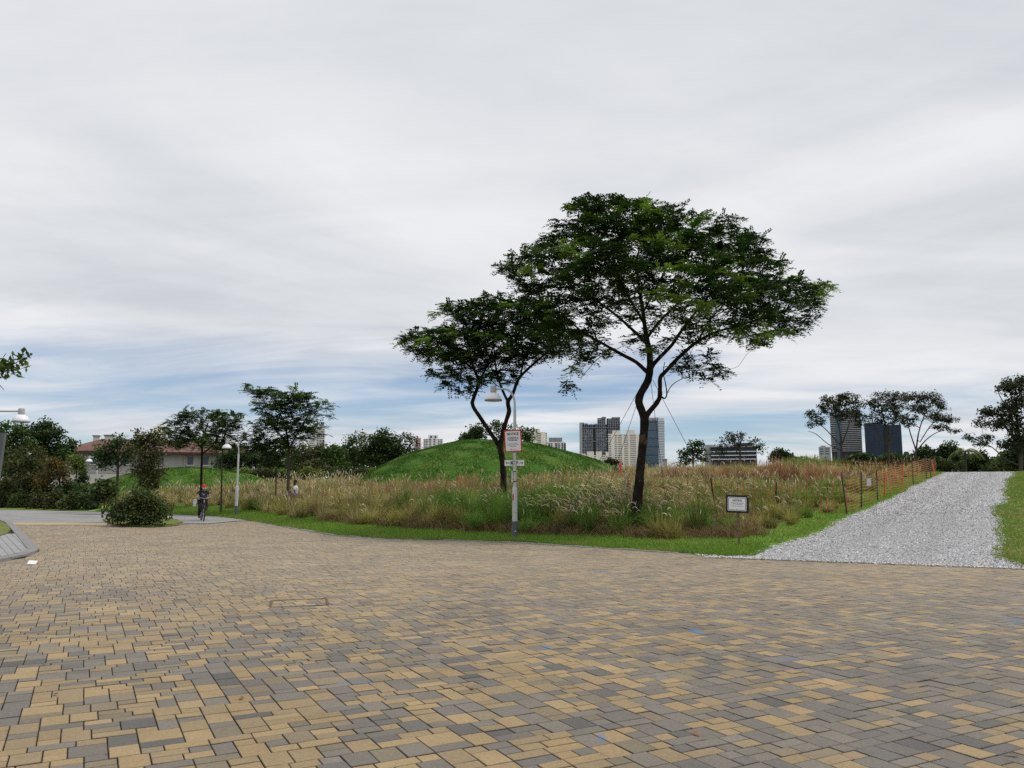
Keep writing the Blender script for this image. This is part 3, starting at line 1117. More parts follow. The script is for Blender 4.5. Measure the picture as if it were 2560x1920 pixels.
# --- flower plumes
def plumes(tip0, az, length, arch, rad_, col, segs=5, sides=4):
    """slim curved cat-tail shaped spikes"""
    n = len(tip0)
    s = np.linspace(0, 1, segs + 1)
    prof = np.array([.35, .9, 1.0, .9, .65, .12]) if segs == 5 else np.interp(s, [0, .2, .5, 1], [.4, 1, .9, .1])
    ang = (PI / 2 - .25) - arch[:, None] * s[None]                 # direction bends over from upright
    step = length[:, None] / segs
    dr = np.cumsum(np.cos(ang) * step, 1) - np.cos(ang[:, :1]) * step
    dz = np.cumsum(np.sin(ang) * step, 1) - np.sin(ang[:, :1]) * step
    cx = tip0[:, 0:1] + np.cos(az)[:, None] * dr
    cy = tip0[:, 1:2] + np.sin(az)[:, None] * dr
    cz = tip0[:, 2:3] + dz
    ctr = np.stack([cx, cy, cz], -1)
    nx = np.stack([-np.sin(az)[:, None] + 0 * ang, np.cos(az)[:, None] + 0 * ang, 0 * ang], -1)
    bz = np.stack([-np.sin(ang) * np.cos(az)[:, None], -np.sin(ang) * np.sin(az)[:, None], np.cos(ang)], -1)
    rr = rad_[:, None] * prof[None]
    rings = []
    for k_ in range(sides):
        w = 2 * PI * k_ / sides
        rings.append(ctr + (nx * math.cos(w) + bz * math.sin(w)) * rr[..., None])
    V = np.stack(rings, 2)
    idx = np.arange(n * (segs + 1) * sides).reshape(n, segs + 1, sides)
    nx_ = np.roll(idx, -1, 2)
    Q = np.stack([idx[:, :-1], nx_[:, :-1], nx_[:, 1:], idx[:, 1:]], -1).reshape(-1, 4)
    colr = np.repeat(col[:, None], (segs + 1) * sides, 1).reshape(-1, 3)
    return V.reshape(-1, 3), Q, colr


pp, stalks = [], []
for (x, y, ch, pl, near) in plume_src:
    cnt = rng.poisson(pl * (1.1 if near == 0 else .95 if near == 34 else .8))
    j = np.repeat(np.arange(len(x)), cnt)
    n = len(j)
    az = rng.normal(PI * .95, 1.1, n) if near == 0 else rng.uniform(0, 6.28, n)
    lean = np.abs(rng.normal(.28, .14, n))
    hh = ch[j] * rng.uniform(.72, 1.08, n) * (1 - .2 * lean) + .06
    bx, by = x[j] + rng.normal(0, .14, n), y[j] + rng.normal(0, .14, n)
    bz = H(bx, by)
    hor = lean * hh
    tip = np.stack([bx + np.cos(az) * hor, by + np.sin(az) * hor, bz + hh * .93], 1)
    col = np.array([(.56, .48, .32), (.66, .57, .40), (.46, .38, .23), (.60, .48, .36)])[rng.integers(0, 4, n)] * rng.uniform(.8, 1.15, (n, 1))
    arch = np.abs(rng.normal(1.25, .55, n)) if near == 0 else np.abs(rng.normal(.35, .4, n))
    big = {0: 1.0, 34: 1.25, 48: 1.55}[near]
    pp.append(plumes(tip, az, rng.uniform(.16, .28, n) * (1 if near == 0 else 1.1), arch, rng.uniform(.012, .019, n) * big, col))
    sc_ = np.full((n, 3), (.16, .13, .06))
    st = blades(np.stack([bx, by, bz], 1), az, hh * .94, lean, np.full(n, .0), np.full(n, .008 * big), 2, sc_, sc_)
    stalks.append(st)
# the dense fountain of nodding plumes left of the big tree
for (u_, v_, cnt_, sx_, sy_, h_) in ((1440, 1305, 60, .55, .45, .80), (1500, 1285, 80, .6, .5, .98), (1550, 1275, 60, .5, .5, 1.12), (1615, 1300, 34, .4, .4, .95), (1720, 1290, 34, .6, .5, 1.0), (1390, 1300, 26, .5, .4, .78)):
    c_ = hit(u_, v_)
    n = cnt_
    bx, by = c_[0] + rng.normal(0, sx_, n), c_[1] + rng.normal(0, sy_, n)
    bz = H(bx, by)
    az = rng.normal(PI, .55, n)
    az = np.where(rng.random(n) < .2, rng.uniform(0, 6.28, n), az)
    lean = rng.uniform(.15, .55, n)
    hh = h_ * rng.uniform(.72, 1.12, n)
    tip = np.stack([bx + np.cos(az) * lean * hh, by + np.sin(az) * lean * hh, bz + hh * .93], 1)
    col = np.array([(.70, .57, .33), (.78, .66, .41), (.58, .46, .26)])[rng.integers(0, 3, n)] * rng.uniform(.85, 1.15, (n, 1))
    pp.append(plumes(tip, az, rng.uniform(.22, .34, n), rng.uniform(1.2, 2.3, n), rng.uniform(.013, .020, n), col))
    sc_ = np.full((n, 3), (.20, .17, .07))
    stalks.append(blades(np.stack([bx, by, bz], 1), az, hh * .94, lean, np.full(n, 0.0), np.full(n, .009), 2, sc_, sc_))
V, Q, cl = join(pp + stalks)
tag(mesh_np('grass_plumes', V, Q, m_plume, pcol=cl), 'cream feathery seed plumes standing above the meadow grass', 'grass', kind='stuff')

# --- lawn blades
n0 = 135000
u_ = rng.random(n0)
x = rng.uniform(-25, 6.2, n0)
y = kerb_y(x) + rng.uniform(-.22, 4.0, n0) / .86 * rng.random(n0) ** .8
edge_n = .10 * np.sin(x * 5.1) + .08 * np.sin(x * 12.7 + 1) + .10 * np.sin(x * 2.3) + .05 * np.sin(x * 31)
kk = (tdist(x, y) > -.06 + edge_n * .8)
x, y = x[kk], y[kk]
# path edges too
si = rng.random(40000) * (k - 1)
i0 = np.minimum(si.astype(int), k - 2)
lx = Lx[i0] + rng.normal(-.05, .09, 40000) - np.abs(rng.normal(0, 1.0, 40000))
ly = PLs[i0, 1] + rng.uniform(0, .5, 40000)
si = rng.random(40000) ** 1.3 * (k - 1)
i0 = np.minimum(si.astype(int), k - 2)
rx_ = Rx[i0] + rng.normal(.05, .10, 40000) + np.abs(rng.normal(0, 1.6, 40000))
ry_ = PRs[i0, 1] + rng.uniform(0, .5, 40000)
nl = len(x)
x = np.concatenate([x, lx, rx_])
y = np.concatenate([y, ly, ry_])
gpoly = [(a_ + .06, b_) for a_, b_ in zip(Lx, PLs[:, 1])] + [(a_ - .06, b_) for a_, b_ in zip(Rx[::-1], PRs[::-1, 1])]
kk = (np.abs(x) < .7 * y + 2) & (tdist(x, y) > -.15) & (y < 52) & ~in_poly(x, y, gpoly)
isr = np.arange(len(x)) >= nl + 40000
x, y, isr = x[kk], y[kk], isr[kk]
n = len(x)
h = rng.uniform(.035, .085, n) * np.where(rng.random(n) < .04, 1.8, 1)
w = rng.uniform(.010, .022, n) * np.where(y > 30, 1.5, 1)
fa = rng.uniform(-1, 1, n)
az = rng.uniform(0, 6.28, n)
z = H(x, y) + .01
b0 = np.stack([x - np.cos(fa) * w / 2, y - np.sin(fa) * w / 2, z], 1)
b1 = np.stack([x + np.cos(fa) * w / 2, y + np.sin(fa) * w / 2, z], 1)
tp = np.stack([x + np.cos(az) * h * .6, y + np.sin(az) * h * .6, z + h], 1)
V = np.stack([b0, b1, tp], 1).reshape(-1, 3)
Q = np.arange(3 * n).reshape(-1, 3)
lp = np.array([(.155, .30, .035), (.205, .35, .05), (.11, .225, .028), (.27, .35, .075), (.32, .27, .11)])
pr = rng.random(n)
cidx = np.where(pr < .34, 0, np.where(pr < .6, 1, np.where(pr < .82, 2, np.where(pr < .95, 3, 4))))
cidx = np.where(isr & (rng.random(n) < .45), rng.integers(2, 5, n), cidx)
dryp = np.sin(x * 1.9 + 2 * np.sin(y * .9)) * np.sin(y * 2.2 + np.sin(x * 1.4)) + rng.normal(0, .35, n)
cidx = np.where((dryp > .75) & (rng.random(n) < .7), rng.integers(3, 5, n), cidx)
cl = lp[cidx] * rng.uniform(.75, 1.2, (n, 1))
tag(mesh_np('lawn_grass', V, Q, m_grass, fcol=cl), 'short mown grass blades on the lawn strips', 'grass', kind='stuff')

# --- turf tufts on the mounds
for fn, cx, cy, hx, hy, cnt, lab in ((mound_main, -1, 58, 13, 9.5, 60000, 'short dark green turf covering the tall mound'),
                                     (mound_left, -25.5, 63.5, 10, 5.5, 22000, 'short dark green turf covering the low left mound')):
    x, y = rng.uniform(cx - hx, cx + hx, cnt), rng.uniform(cy - hy, cy + hy * .4, cnt)
    kk = fn(x, y) > H(x, y) - .05
    x, y = x[kk], y[kk]
    n = len(x)
    z = fn(x, y) + .0
    pat = np.sin(x * 1.9 + 2 * np.sin(y * .8)) * np.sin(y * 2.3 + np.sin(x * 1.1)) + rng.normal(0, .5, n)
    h = rng.uniform(.03, .08, n) * (1 + .5 * (pat > .6))
    w = rng.uniform(.03, .07, n)
    fa = rng.uniform(-.6, .6, n)
    az = rng.uniform(0, 6.28, n)
    b0 = np.stack([x - np.cos(fa) * w / 2, y - np.sin(fa) * w / 2, z], 1)
    b1 = np.stack([x + np.cos(fa) * w / 2, y + np.sin(fa) * w / 2, z], 1)
    tp = np.stack([x + np.cos(az) * h * .7, y + np.sin(az) * h * .7, z + h], 1)
    base = np.where((pat > .7)[:, None], (.036, .100, .010), np.where((pat < -.7)[:, None], (.078, .148, .020), (.052, .124, .014)))
    tag(mesh_np('turf', np.stack([b0, b1, tp], 1).reshape(-1, 3), np.arange(3 * n).reshape(-1, 3), m_grass, fcol=base * rng.uniform(.75, 1.25, (n, 1))), lab, 'grass', kind='stuff')

# --- tall fresh reeds near the crest
n = 2300
pu, pv = rng.normal(2052, 42, n), rng.normal(1178, 3, n)
A0 = hit(2052, 1188)
x = A0[0] + rng.normal(1.5, 2.0, n)
y = A0[1] + 6 + rng.normal(0, 1.3, n)
hh = rng.uniform(.5, 1.55, n) * np.exp(-((x - A0[0] - 1.5) / 3.6) ** 2)
lean = np.abs(rng.normal(.2, .15, n))
c = np.array([(.26, .36, .07), (.18, .29, .05), (.36, .40, .12), (.12, .20, .04)])[rng.integers(0, 4, n)]
v_, q_, c_ = blades(np.stack([x, y, H(x, y)], 1), rng.uniform(0, 6.28, n), hh, lean, lean * .5, rng.uniform(.03, .06, n), 3, c * .7, c)
tag(mesh_np('reeds', v_, q_, m_grass, pcol=c_), 'tall bright green reeds at the crest below the striped tower', 'reeds', kind='stuff')
# ================================================================== TREES
m_bark = mat('bark_dark', (.017, .0135, .011), .95, var=.5, vscale=9, bump=.9, bscale=22, second=(.034, .026, .019), sscale=5, spec=.1)
m_bark2 = mat('bark_grey', (.075, .063, .05), .95, var=.4, vscale=9, bump=.7, bscale=25, spec=.1)
m_leaf = mat('leaf', attr=True, rough=.6, spec=.25, trans=.25, tcol=(1.1, 1.3, .6))

LEAFC = {'dark': [(.030, .058, .014), (.038, .072, .017), (.025, .047, .013), (.055, .095, .022)],
         'rain': [(.018, .040, .009), (.025, .054, .011), (.036, .073, .015), (.17, .26, .055)],
         'mid': [(.045, .085, .020), (.06, .11, .025), (.035, .066, .017), (.085, .14, .035)],
         'olive': [(.065, .075, .026), (.085, .09, .03), (.05, .055, .02), (.12, .11, .04)],
         'orange': [(.14, .092, .028), (.105, .08, .026), (.075, .075, .024), (.19, .115, .033)],
         'lime': [(.12, .17, .03), (.16, .21, .045), (.08, .12, .025), (.20, .23, .06)],
         'airy': [(.032, .042, .017), (.042, .054, .021), (.026, .034, .014), (.06, .066, .03)],
         'shrub': [(.050, .075, .022), (.065, .09, .026), (.04, .055, .018), (.10, .12, .035)],
         'rustmix': [(.065, .068, .024), (.05, .068, .022), (.042, .06, .02), (.12, .082, .03)]}


def connect(stems, attract, wpath=.22, seg=.45):
    """grow twigs from the limbs to every foliage point; returns nodes, parents, given radii"""
    P, par, R, plen = [], [], [], []
    for s in stems:
        s = np.asarray(s, float)
        c = smooth_curve(s, 3) if len(s) > 2 else s
        if P:
            d = np.linalg.norm(np.array(P) - c[0, :3], axis=1)
            prev = int(np.argmin(d))
            rows = c if d[prev] > .05 else c[1:]
        else:
            prev = -1
            rows = c
        for r in rows:
            P.append(r[:3].copy())
            par.append(prev)
            R.append(r[3])
            plen.append(0 if prev < 0 else plen[prev] + np.linalg.norm(P[-1] - P[prev]))
            prev = len(P) - 1
    nst = len(P)
    cap = len(attract) * 8 + nst + 10
    A = np.zeros((cap, 3))
    A[:nst] = P
    pl = np.zeros(cap)
    pl[:nst] = plen
    rootz = P[0][2]
    zmin = rootz + .30 * (max(p[2] for p in P) - rootz)
    d0 = np.array([np.min(np.linalg.norm(A[:nst] - a, axis=1)) for a in attract])
    n = nst
    ends = []
    usable = np.zeros(cap, bool)
    usable[:nst] = A[:nst, 2] > zmin
    for ai in np.argsort(d0):
        a = attract[ai]
        d = np.linalg.norm(A[:n] - a, axis=1)
        cost = d + wpath * pl[:n] + np.where(usable[:n], 0, 1e3)
        i = int(np.argmin(cost))
        m_ = max(1, min(6, int(d[i] / seg)))
        prev = i
        for q in range(1, m_ + 1):
            f = q / m_
            p = A[i] * (1 - f) + a * f
            if q < m_:
                p = p + rng.normal(0, .05 * d[i], 3) * (1, 1, .8) + np.array((0, 0, -.06 * d[i] * math.sin(PI * f)))
            A[n] = p
            par.append(prev)
            R.append(0)
            pl[n] = pl[prev] + np.linalg.norm(p - A[prev])
            usable[n] = True
            prev = n
            n += 1
        ends.append(prev)
    return A[:n], np.array(par), np.array(R), nst, ends


def tubes(A, par, R, tipr, nst, ex=2.4):
    n = len(A)
    ch = [[] for _ in range(n)]
    for i, p in enumerate(par):
        if p >= 0:
            ch[p].append(i)
    acc = np.zeros(n)
    rr = np.zeros(n)
    for i in range(n - 1, -1, -1):
        rr[i] = max(tipr, acc[i] ** (1 / ex)) if i >= nst else max(tipr, R[i])
        if par[i] >= 0:
            acc[par[i]] += rr[i] ** ex if i >= nst else 0
    # limb radius never swells above what carries it
    for i in range(n):
        if par[i] >= 0 and i >= nst:
            rr[i] = min(rr[i], rr[par[i]] * .9)
    V, Q = [], []
    stack = [i for i in range(n) if par[i] < 0]
    o = 0
    while stack:
        s = stack.pop()
        chain = [s]
        while ch[chain[-1]]:
            c = sorted(ch[chain[-1]], key=lambda k_: -rr[k_])
            chain.append(c[0])
            stack += c[1:]
        pts = [A[i] for i in chain]
        rs = [rr[i] for i in chain]
        if par[s] >= 0:
            pts = [A[par[s]]] + pts
            rs = [min(rs[0] * 1.15, rr[par[s]])] + rs
        if len(pts) < 2:
            continue
        k_ = 12 if rs[0] > .09 else 7 if rs[0] > .04 else 4 if rs[0] > .015 else 3
        P = np.array(pts)
        T = np.gradient(P, axis=0)
        T /= np.linalg.norm(T, axis=1, keepdims=True) + 1e-9
        a = np.cross(T[0], (1, 0, 0) if abs(T[0][0]) < .8 else (0, 1, 0))
        w = 2 * PI * np.arange(k_) / k_
        base = o
        for j in range(len(P)):
            a = a - T[j] * np.dot(a, T[j])
            a /= np.linalg.norm(a) + 1e-9
            b = np.cross(T[j], a)
            r = rs[j] * (1 + (rng.normal(0, .05, k_) if rs[j] > .05 else 0))
            V.append(P[j] + (np.cos(w)[:, None] * a + np.sin(w)[:, None] * b) * (r[:, None] if np.ndim(r) else r))
        idx = base + np.arange(len(P) * k_).reshape(len(P), k_)
        nx = np.roll(idx, -1, 1)
        Q.append(np.stack([idx[:-1], nx[:-1], nx[1:], idx[1:]], -1).reshape(-1, 4))
        o += len(P) * k_
    return np.concatenate(V), np.concatenate(Q)


def rhombi(ctr, A_, B_):
    """leaf faces: diamonds with half axes A_ (long) and B_ (wide)"""
    V = np.stack([ctr - A_, ctr - .15 * A_ + B_, ctr + A_, ctr - .15 * A_ - B_], 1)
    return V.reshape(-1, 3), np.arange(4 * len(ctr)).reshape(-1, 4)


def unit(v):
    return v / (np.linalg.norm(v, axis=-1, keepdims=True) + 1e-9)


def foliage(E, dirs, n, spread, size, pal, flat=.6, mode='simple', var=.25, aspect=.45, droop=0.0):
    """leaf faces around the twig ends E"""
    m_ = len(E)
    pal = np.array(pal)
    ctint = pal[rng.choice(len(pal), m_, p=[.34, .28, .22, .16])] * rng.uniform(1 - var, 1 + var, (m_, 1))
    if mode == 'simple':
        j = np.repeat(np.arange(m_), n)
        d = unit(rng.normal(0, 1, (len(j), 3)))
        r = spread * rng.random(len(j))[:, None] ** .5
        ctr = E[j] + d * r * (1, 1, flat)
        a = unit(rng.normal(0, 1, (len(j), 3)) * (1, 1, .7) + (0, 0, -droop))
        b = unit(np.cross(a, unit(rng.normal(0, .6, (len(j), 3)) + (0, 0, 1))))
        s = size * rng.uniform(.6, 1.3, (len(j), 1))
        V, Q = rhombi(ctr, a * s / 2, b * s * aspect / 2)
        col = ctint[j] * rng.uniform(.8, 1.2, (len(j), 1))
        return V, Q, col
    # feathered leaves: leaflets along both sides of short drooping stalks
    nl = 7
    j = np.repeat(np.arange(m_), n)
    k_ = len(j)
    d = unit(rng.normal(0, 1, (k_, 3)) * (1, 1, .30) + dirs[j] * (.5, .5, .2) + (0, 0, .08))
    L_ = spread * rng.uniform(.7, 1.25, (k_, 1))
    start = E[j] + rng.normal(0, .10, (k_, 3)) * (1, 1, .6)
    side = unit(np.cross(d, (0, 0, 1)))
    ctrs, aa, bb, jj = [], [], [], []
    for q in range(nl):
        f = (q + .6) / nl
        p = start + d * L_ * f + np.array((0, 0, -1)) * (L_ * (.28 + droop) * f * f)
        for sgn in (-1, 1):
            la = unit(side * sgn + d * .55 + rng.normal(0, .16, (k_, 3)))
            ln = size * (1.05 - .5 * abs(f - .45)) * rng.uniform(.8, 1.2, (k_, 1))
            up = unit(np.cross(la, d) * 1.0 + rng.normal(0, .25, (k_, 3)))
            wb = unit(np.cross(la, up))
            ctrs.append(p + la * ln * .5)
            aa.append(la * ln * .5)
            bb.append(wb * ln * aspect * .5)
            jj.append(j)
    V, Q = rhombi(np.concatenate(ctrs), np.concatenate(aa), np.concatenate(bb))
    jj = np.concatenate(jj)
    return V, Q, ctint[jj] * rng.uniform(.85, 1.15, (len(jj), 1))


def make_tree(name, label, cat, stems, attract, leaf, bark, group=None, tipr=.008, wpath=.22, seg=.45, crown='crown', along=0.0):
    A, par, R, nst, ends = connect(stems, attract, wpath, seg)
    V, Q = tubes(A, par, R, tipr, nst)
    root = np.array(stems[0][0][:3])
    t = empty(name, tuple(root))
    tag(t, label, cat, group)
    mesh_np('trunk', V - root, Q, bark, t, True)
    ends = np.array(ends)
    E = A[ends]
    if along > 0:
        tw = np.array([i for i in range(nst, len(A)) if rng.random() < along])
        if len(tw):
            E = np.concatenate([E, A[tw]])
            ends = np.concatenate([ends, tw])
    dirs = unit(E - A[par[ends]])
    V, Q, c = foliage(E, dirs, **leaf)
    mesh_np(crown, V - root, Q, m_leaf, t, False, fcol=c)
    return t


def poly_points(poly, Y, n, spacing, depth=.85, weight=None, maxdy=None):
    """foliage points through the volume of a crown whose outline is poly (px) at distance Y"""
    P = np.array(poly, float)
    sc = Y / F
    out = []
    ymin, ymax = P[:, 1].min(), P[:, 1].max()
    tries = 0
    cache = {}
    while len(out) < n and tries < n * 60:
        tries += 1
        u, v = rng.uniform(P[:, 0].min(), P[:, 0].max()), rng.uniform(ymin, ymax)
        if not in_poly(np.array([u]), np.array([v]), poly)[0]:
            continue
        if weight is not None and rng.random() > weight(u, v):
            continue
        key = int(v / 8)
        if key not in cache:
            us = np.linspace(P[:, 0].min(), P[:, 0].max(), 120)
            ii = in_poly(us, np.full(120, v), poly)
            cache[key] = (us[ii].min(), us[ii].max()) if ii.any() else (u, u)
        lo, hi = cache[key]
        c_, hw = (lo + hi) / 2, max(10, (hi - lo) / 2)
        dz = hw * math.sqrt(max(.05, 1 - min(1, abs(u - c_) / hw) ** 2)) * depth * sc
        if maxdy:
            dz = min(dz, maxdy)
        s = rng.uniform(-1, 1)
        s = math.copysign(abs(s) ** .75, s)
        p = at(u, v, Y + s * dz)
        if out and spacing > 0:
            d = np.min(np.sum((np.array(out) - p) ** 2, 1))
            if d < spacing ** 2:
                continue
        out.append(p)
    return np.array(out)


def lobe_points(lobes, Y, n, depth=.9, spacing=0.0):
    """foliage points in a set of round lobes (u, v, ru, rv) at distance Y"""
    sc = Y / F
    w = np.array([l[2] * l[3] for l in lobes], float)
    out = []
    for i in rng.choice(len(lobes), n * 2, p=w / w.sum()):
        u, v, ru, rv = lobes[i][:4]
        d = unit(rng.normal(0, 1, 3)) * rng.random() ** .42
        p = at(u + d[0] * ru, v + d[1] * rv, Y + d[2] * ru * depth * sc)
        if spacing > 0 and out and np.min(np.sum((np.array(out) - p) ** 2, 1)) < spacing ** 2:
            continue
        out.append(p)
        if len(out) >= n:
            break
    return np.array(out)


def stem_px(pts, Y, foot=None):
    """limb from (u, v, radius px, dy) samples"""
    o = []
    for p in pts:
        dy = p[3] if len(p) > 3 else 0
        q = at(p[0], p[1], Y + dy)
        o.append((*q, p[2] * Y / F))
    return o


def footed(u, v_top, Y, r, bend=0.0, fn=H):
    """a trunk from the ground under u up to v_top"""
    x = at(u, 1200, Y)[0]
    z0 = float(fn(x, Y)) - .1
    t = at(u + bend, v_top, Y)
    return [(x, Y, z0, r * 1.25), (x * .75 + t[0] * .25, Y, z0 * .75 + t[2] * .25, r), (x * .4 + t[0] * .6, Y, z0 * .4 + t[2] * .6, r * .9), (t[0], Y, t[2], r * .75)]


# ---- the big spreading tree
YB = 25.0
zb = float(H(at(1593, 1300, YB)[0], YB))
b0 = at(1588, 1300, YB)
stems = [[(b0[0] - .02, YB, zb - .15, .21), (b0[0] + .0, YB, zb + .25, .175)] + stem_px([(1596, 1225, 12.2), (1601, 1170, 11.2), (1606, 1120, 10.4), (1610, 1080, 10.6), (1611, 1048, 11.5)], YB),
         stem_px([(1611, 1048, 9.5), (1604, 1026, 9.6), (1597, 1003, 9.8), (1604, 980, 9.2), (1617, 957, 9), (1624, 934, 9.2), (1625, 908, 8.2), (1622, 870, 7.0), (1614, 830, 5.8), (1607, 775, 4.6), (1598, 720, 3.6), (1590, 650, 2.2)], YB),
         stem_px([(1612, 1050, 6.5), (1622, 1031, 6.4), (1637, 1013, 6.2), (1649, 994, 6), (1650, 967, 5.4), (1651, 943, 5.2), (1664, 929, 5), (1686, 905, 4.8), (1712, 880, 4.4, .3), (1745, 853, 4, .5), (1790, 830, 3.4, .6), (1855, 812, 2.6, .5), (1930, 785, 1.8, .3)], YB),
         stem_px([(1622, 934, 5.4), (1607, 920, 5.2), (1590, 905, 5), (1566, 892, 4.6), (1540, 878, 4, -.4), (1500, 855, 3.2, -.8), (1450, 825, 2.4, -1.2), (1400, 780, 1.6, -1.4)], YB),
         stem_px([(1626, 925, 5.6), (1636, 908, 5.4), (1655, 888, 5), (1680, 862, 4.4, -.4), (1705, 825, 3.8, -.8), (1737, 783, 3, -1.2), (1775, 735, 2.2, -1.6), (1800, 680, 1.5, -1.8)], YB),
         stem_px([(1622, 865, 4.6), (1595, 838, 4.2, .5), (1560, 805, 3.6, 1.0), (1520, 772, 3, 1.4), (1470, 735, 2.2, 1.7), (1400, 680, 1.4, 1.8)], YB),
         stem_px([(1618, 845, 4.2), (1645, 808, 3.6, .7), (1682, 770, 3, 1.4), (1720, 735, 2.4, 2.0), (1780, 660, 1.5, 2.6)], YB),
         stem_px([(1612, 810, 3.2), (1582, 760, 2.8, -.8), (1550, 700, 2.2, -1.6), (1510, 620, 1.4, -2.2)], YB),
         stem_px([(1608, 780, 3), (1640, 720, 2.4, -1), (1680, 640, 1.7, -1.6), (1700, 570, 1.2, -1.8)], YB),
         stem_px([(1745, 853, 2.6, .5), (1775, 800, 2.2, 1.2), (1830, 740, 1.7, 1.8), (1890, 680, 1.2, 2)], YB),
         stem_px([(1654, 992, 2.4), (1662, 996, 1.8), (1667, 985, 1.6), (1664, 960, 1.4), (1658, 930, 1.1), (1662, 905, .9)], YB),
         stem_px([(1667, 985, 1.2), (1676, 968, 1.1), (1690, 955, 1, -.2), (1712, 944, .8, -.3)], YB),
         stem_px([(1540, 880, 1.2, -.3), (1500, 893, 1, -.6), (1478, 915, .8, -.7), (1452, 945, .6, -.8)], YB)]
crown_b = [(1254, 655), (1290, 640), (1300, 620), (1340, 615), (1390, 580), (1398, 545), (1430, 532), (1420, 502), (1450, 497), (1500, 503), (1524, 478), (1545, 480), (1560, 503), (1590, 497), (1610, 508), (1670, 507), (1690, 522),
           (1740, 526), (1770, 545), (1835, 548), (1848, 582), (1900, 592), (1912, 622), (1945, 652), (1962, 692), (1990, 700), (2015, 716), (2085, 710), (2080, 728), (2045, 750), (2036, 775), (2018, 802), (1998, 818), (2000, 832), (1955, 842),
           (1900, 862), (1876, 842), (1800, 836), (1775, 872), (1812, 905), (1800, 938), (1735, 955), (1702, 930), (1690, 892), (1640, 884), (1560, 892), (1530, 902), (1482, 905), (1472, 940), (1440, 968), (1402, 958), (1408, 926), (1450, 898),
           (1400, 880), (1370, 842), (1350, 800), (1330, 755), (1292, 712), (1280, 690), (1258, 676)]


def w_big(u, v):
    d = math.hypot((u - 1615) / 1.25, v - 875)
    w = min(1, max(.10, (d - 60) / 150))
    if v > 880 and not (u > 1695 or u < 1480):
        w *= .3
    return w


att = poly_points(crown_b, YB, 530, .42, .80, w_big)
big = make_tree('rain_tree', 'largest tree, broad umbrella crown on a dark forked trunk held by ropes', 'tree', stems, att,
          dict(n=17, spread=.40, size=.125, pal=LEAFC['rain'], mode='feather', aspect=.46, var=.3), m_bark, along=.0, tipr=.008)

bt = at(1608.3, 1099, YB) - np.array(big.location)
MB().lathe([(.105, -.16), (.134, -.155), (.131, .15), (.105, .155)], 14, tuple(bt)).build('trunk_wrap', mat('hessian_wrap', (.085, .055, .035), .95, var=.3, vscale=18, bump=.4, bscale=80), big, True)

# ---- the forked tree left of it
YM = 33.0
bx = at(1260, 1200, YM)[0]
zm = float(H(bx, YM))
stems = [[(bx + .02, YM, zm - .15, .17)] + stem_px([(1259, 1215, 8.2), (1258, 1180, 7.6), (1255, 1145, 7.4), (1250, 1120, 7.8)], YM),
         stem_px([(1250, 1120, 5.6), (1238, 1100, 5.4), (1224, 1079, 5.2), (1202, 1046, 4.9), (1186, 1022, 4.6), (1181, 1006, 4.9), (1188, 984, 4.4), (1197, 955, 4.2), (1186, 925, 3.0), (1178, 895, 2.4, .4), (1170, 850, 1.9, .8), (1171, 818, 1.6, 1)], YM),
         stem_px([(1250, 1120, 6), (1256, 1085, 5.6), (1266, 1050, 5.2), (1273, 1028, 5.4), (1270, 1005, 5.2), (1282, 985, 4.2), (1296, 948, 3.8), (1318, 924, 3.3), (1350, 896, 2.7, -.3), (1378, 870, 2, -.6), (1400, 830, 1.4, -.8)], YM),
         stem_px([(1270, 1005, 3.6), (1258, 980, 3.2), (1249, 955, 2.8, .4), (1240, 920, 2.4, .8), (1235, 870, 1.8, 1.2), (1230, 810, 1.2, 1.4)], YM),
         stem_px([(1196, 955, 3), (1214, 922, 2.6, -.5), (1226, 890, 2.2, -.9), (1240, 840, 1.6, -1.2), (1262, 780, 1.1, -1.4)], YM),
         stem_px([(1186, 925, 2.4), (1160, 905, 2.2, -.4), (1130, 890, 1.8, -.8), (1080, 870, 1.3, -1), (1030, 855, .8, -1)], YM),
         stem_px([(1300, 940, 2.6), (1308, 905, 2.3, .6), (1305, 860, 1.9, 1.2), (1310, 800, 1.3, 1.6)], YM),
         stem_px([(1190, 975, 1.8), (1165, 955, 1.5, .3), (1130, 948, 1.1, .5), (1090, 940, .8, .6)], YM),
         stem_px([(1171, 822, 1.4, 1), (1156, 803, 1.2, 1), (1130, 785, .8, 1)], YM), stem_px([(1171, 822, 1.4, 1), (1187, 797, 1.2, 1), (1200, 775, .8, 1)], YM)]
crown_m = [(992, 848), (1008, 850), (1050, 826), (1070, 816), (1092, 826), (1130, 820), (1168, 826), (1152, 802), (1130, 802), (1090, 786), (1100, 766), (1125, 753), (1142, 772), (1165, 756), (1200, 756), (1210, 742), (1250, 740), (1270, 747),
           (1320, 752), (1370, 762), (1420, 790), (1432, 850), (1400, 890), (1360, 904), (1322, 905), (1300, 938), (1280, 958), (1240, 962), (1212, 958), (1190, 974), (1170, 985), (1130, 980), (1110, 962), (1080, 946), (1066, 931), (1092, 934), (1112, 928),
           (1085, 905), (1065, 895), (1045, 881), (1020, 870)]


def w_mid(u, v):
    w = 1.0
    if v > 900:
        w = .55 if u < 1180 else .28
    if 1180 < u < 1300 and 850 < v < 900:
        w *= .6
    return w


att = poly_points(crown_m, YM, 340, .42, .75, w_mid)
make_tree('rain_tree', 'medium forked tree with dark crown behind the lamp post with signs', 'tree', stems, att,
          dict(n=15, spread=.42, size=.135, pal=LEAFC['rain'], mode='feather', aspect=.46, var=.3), m_bark, along=.0)

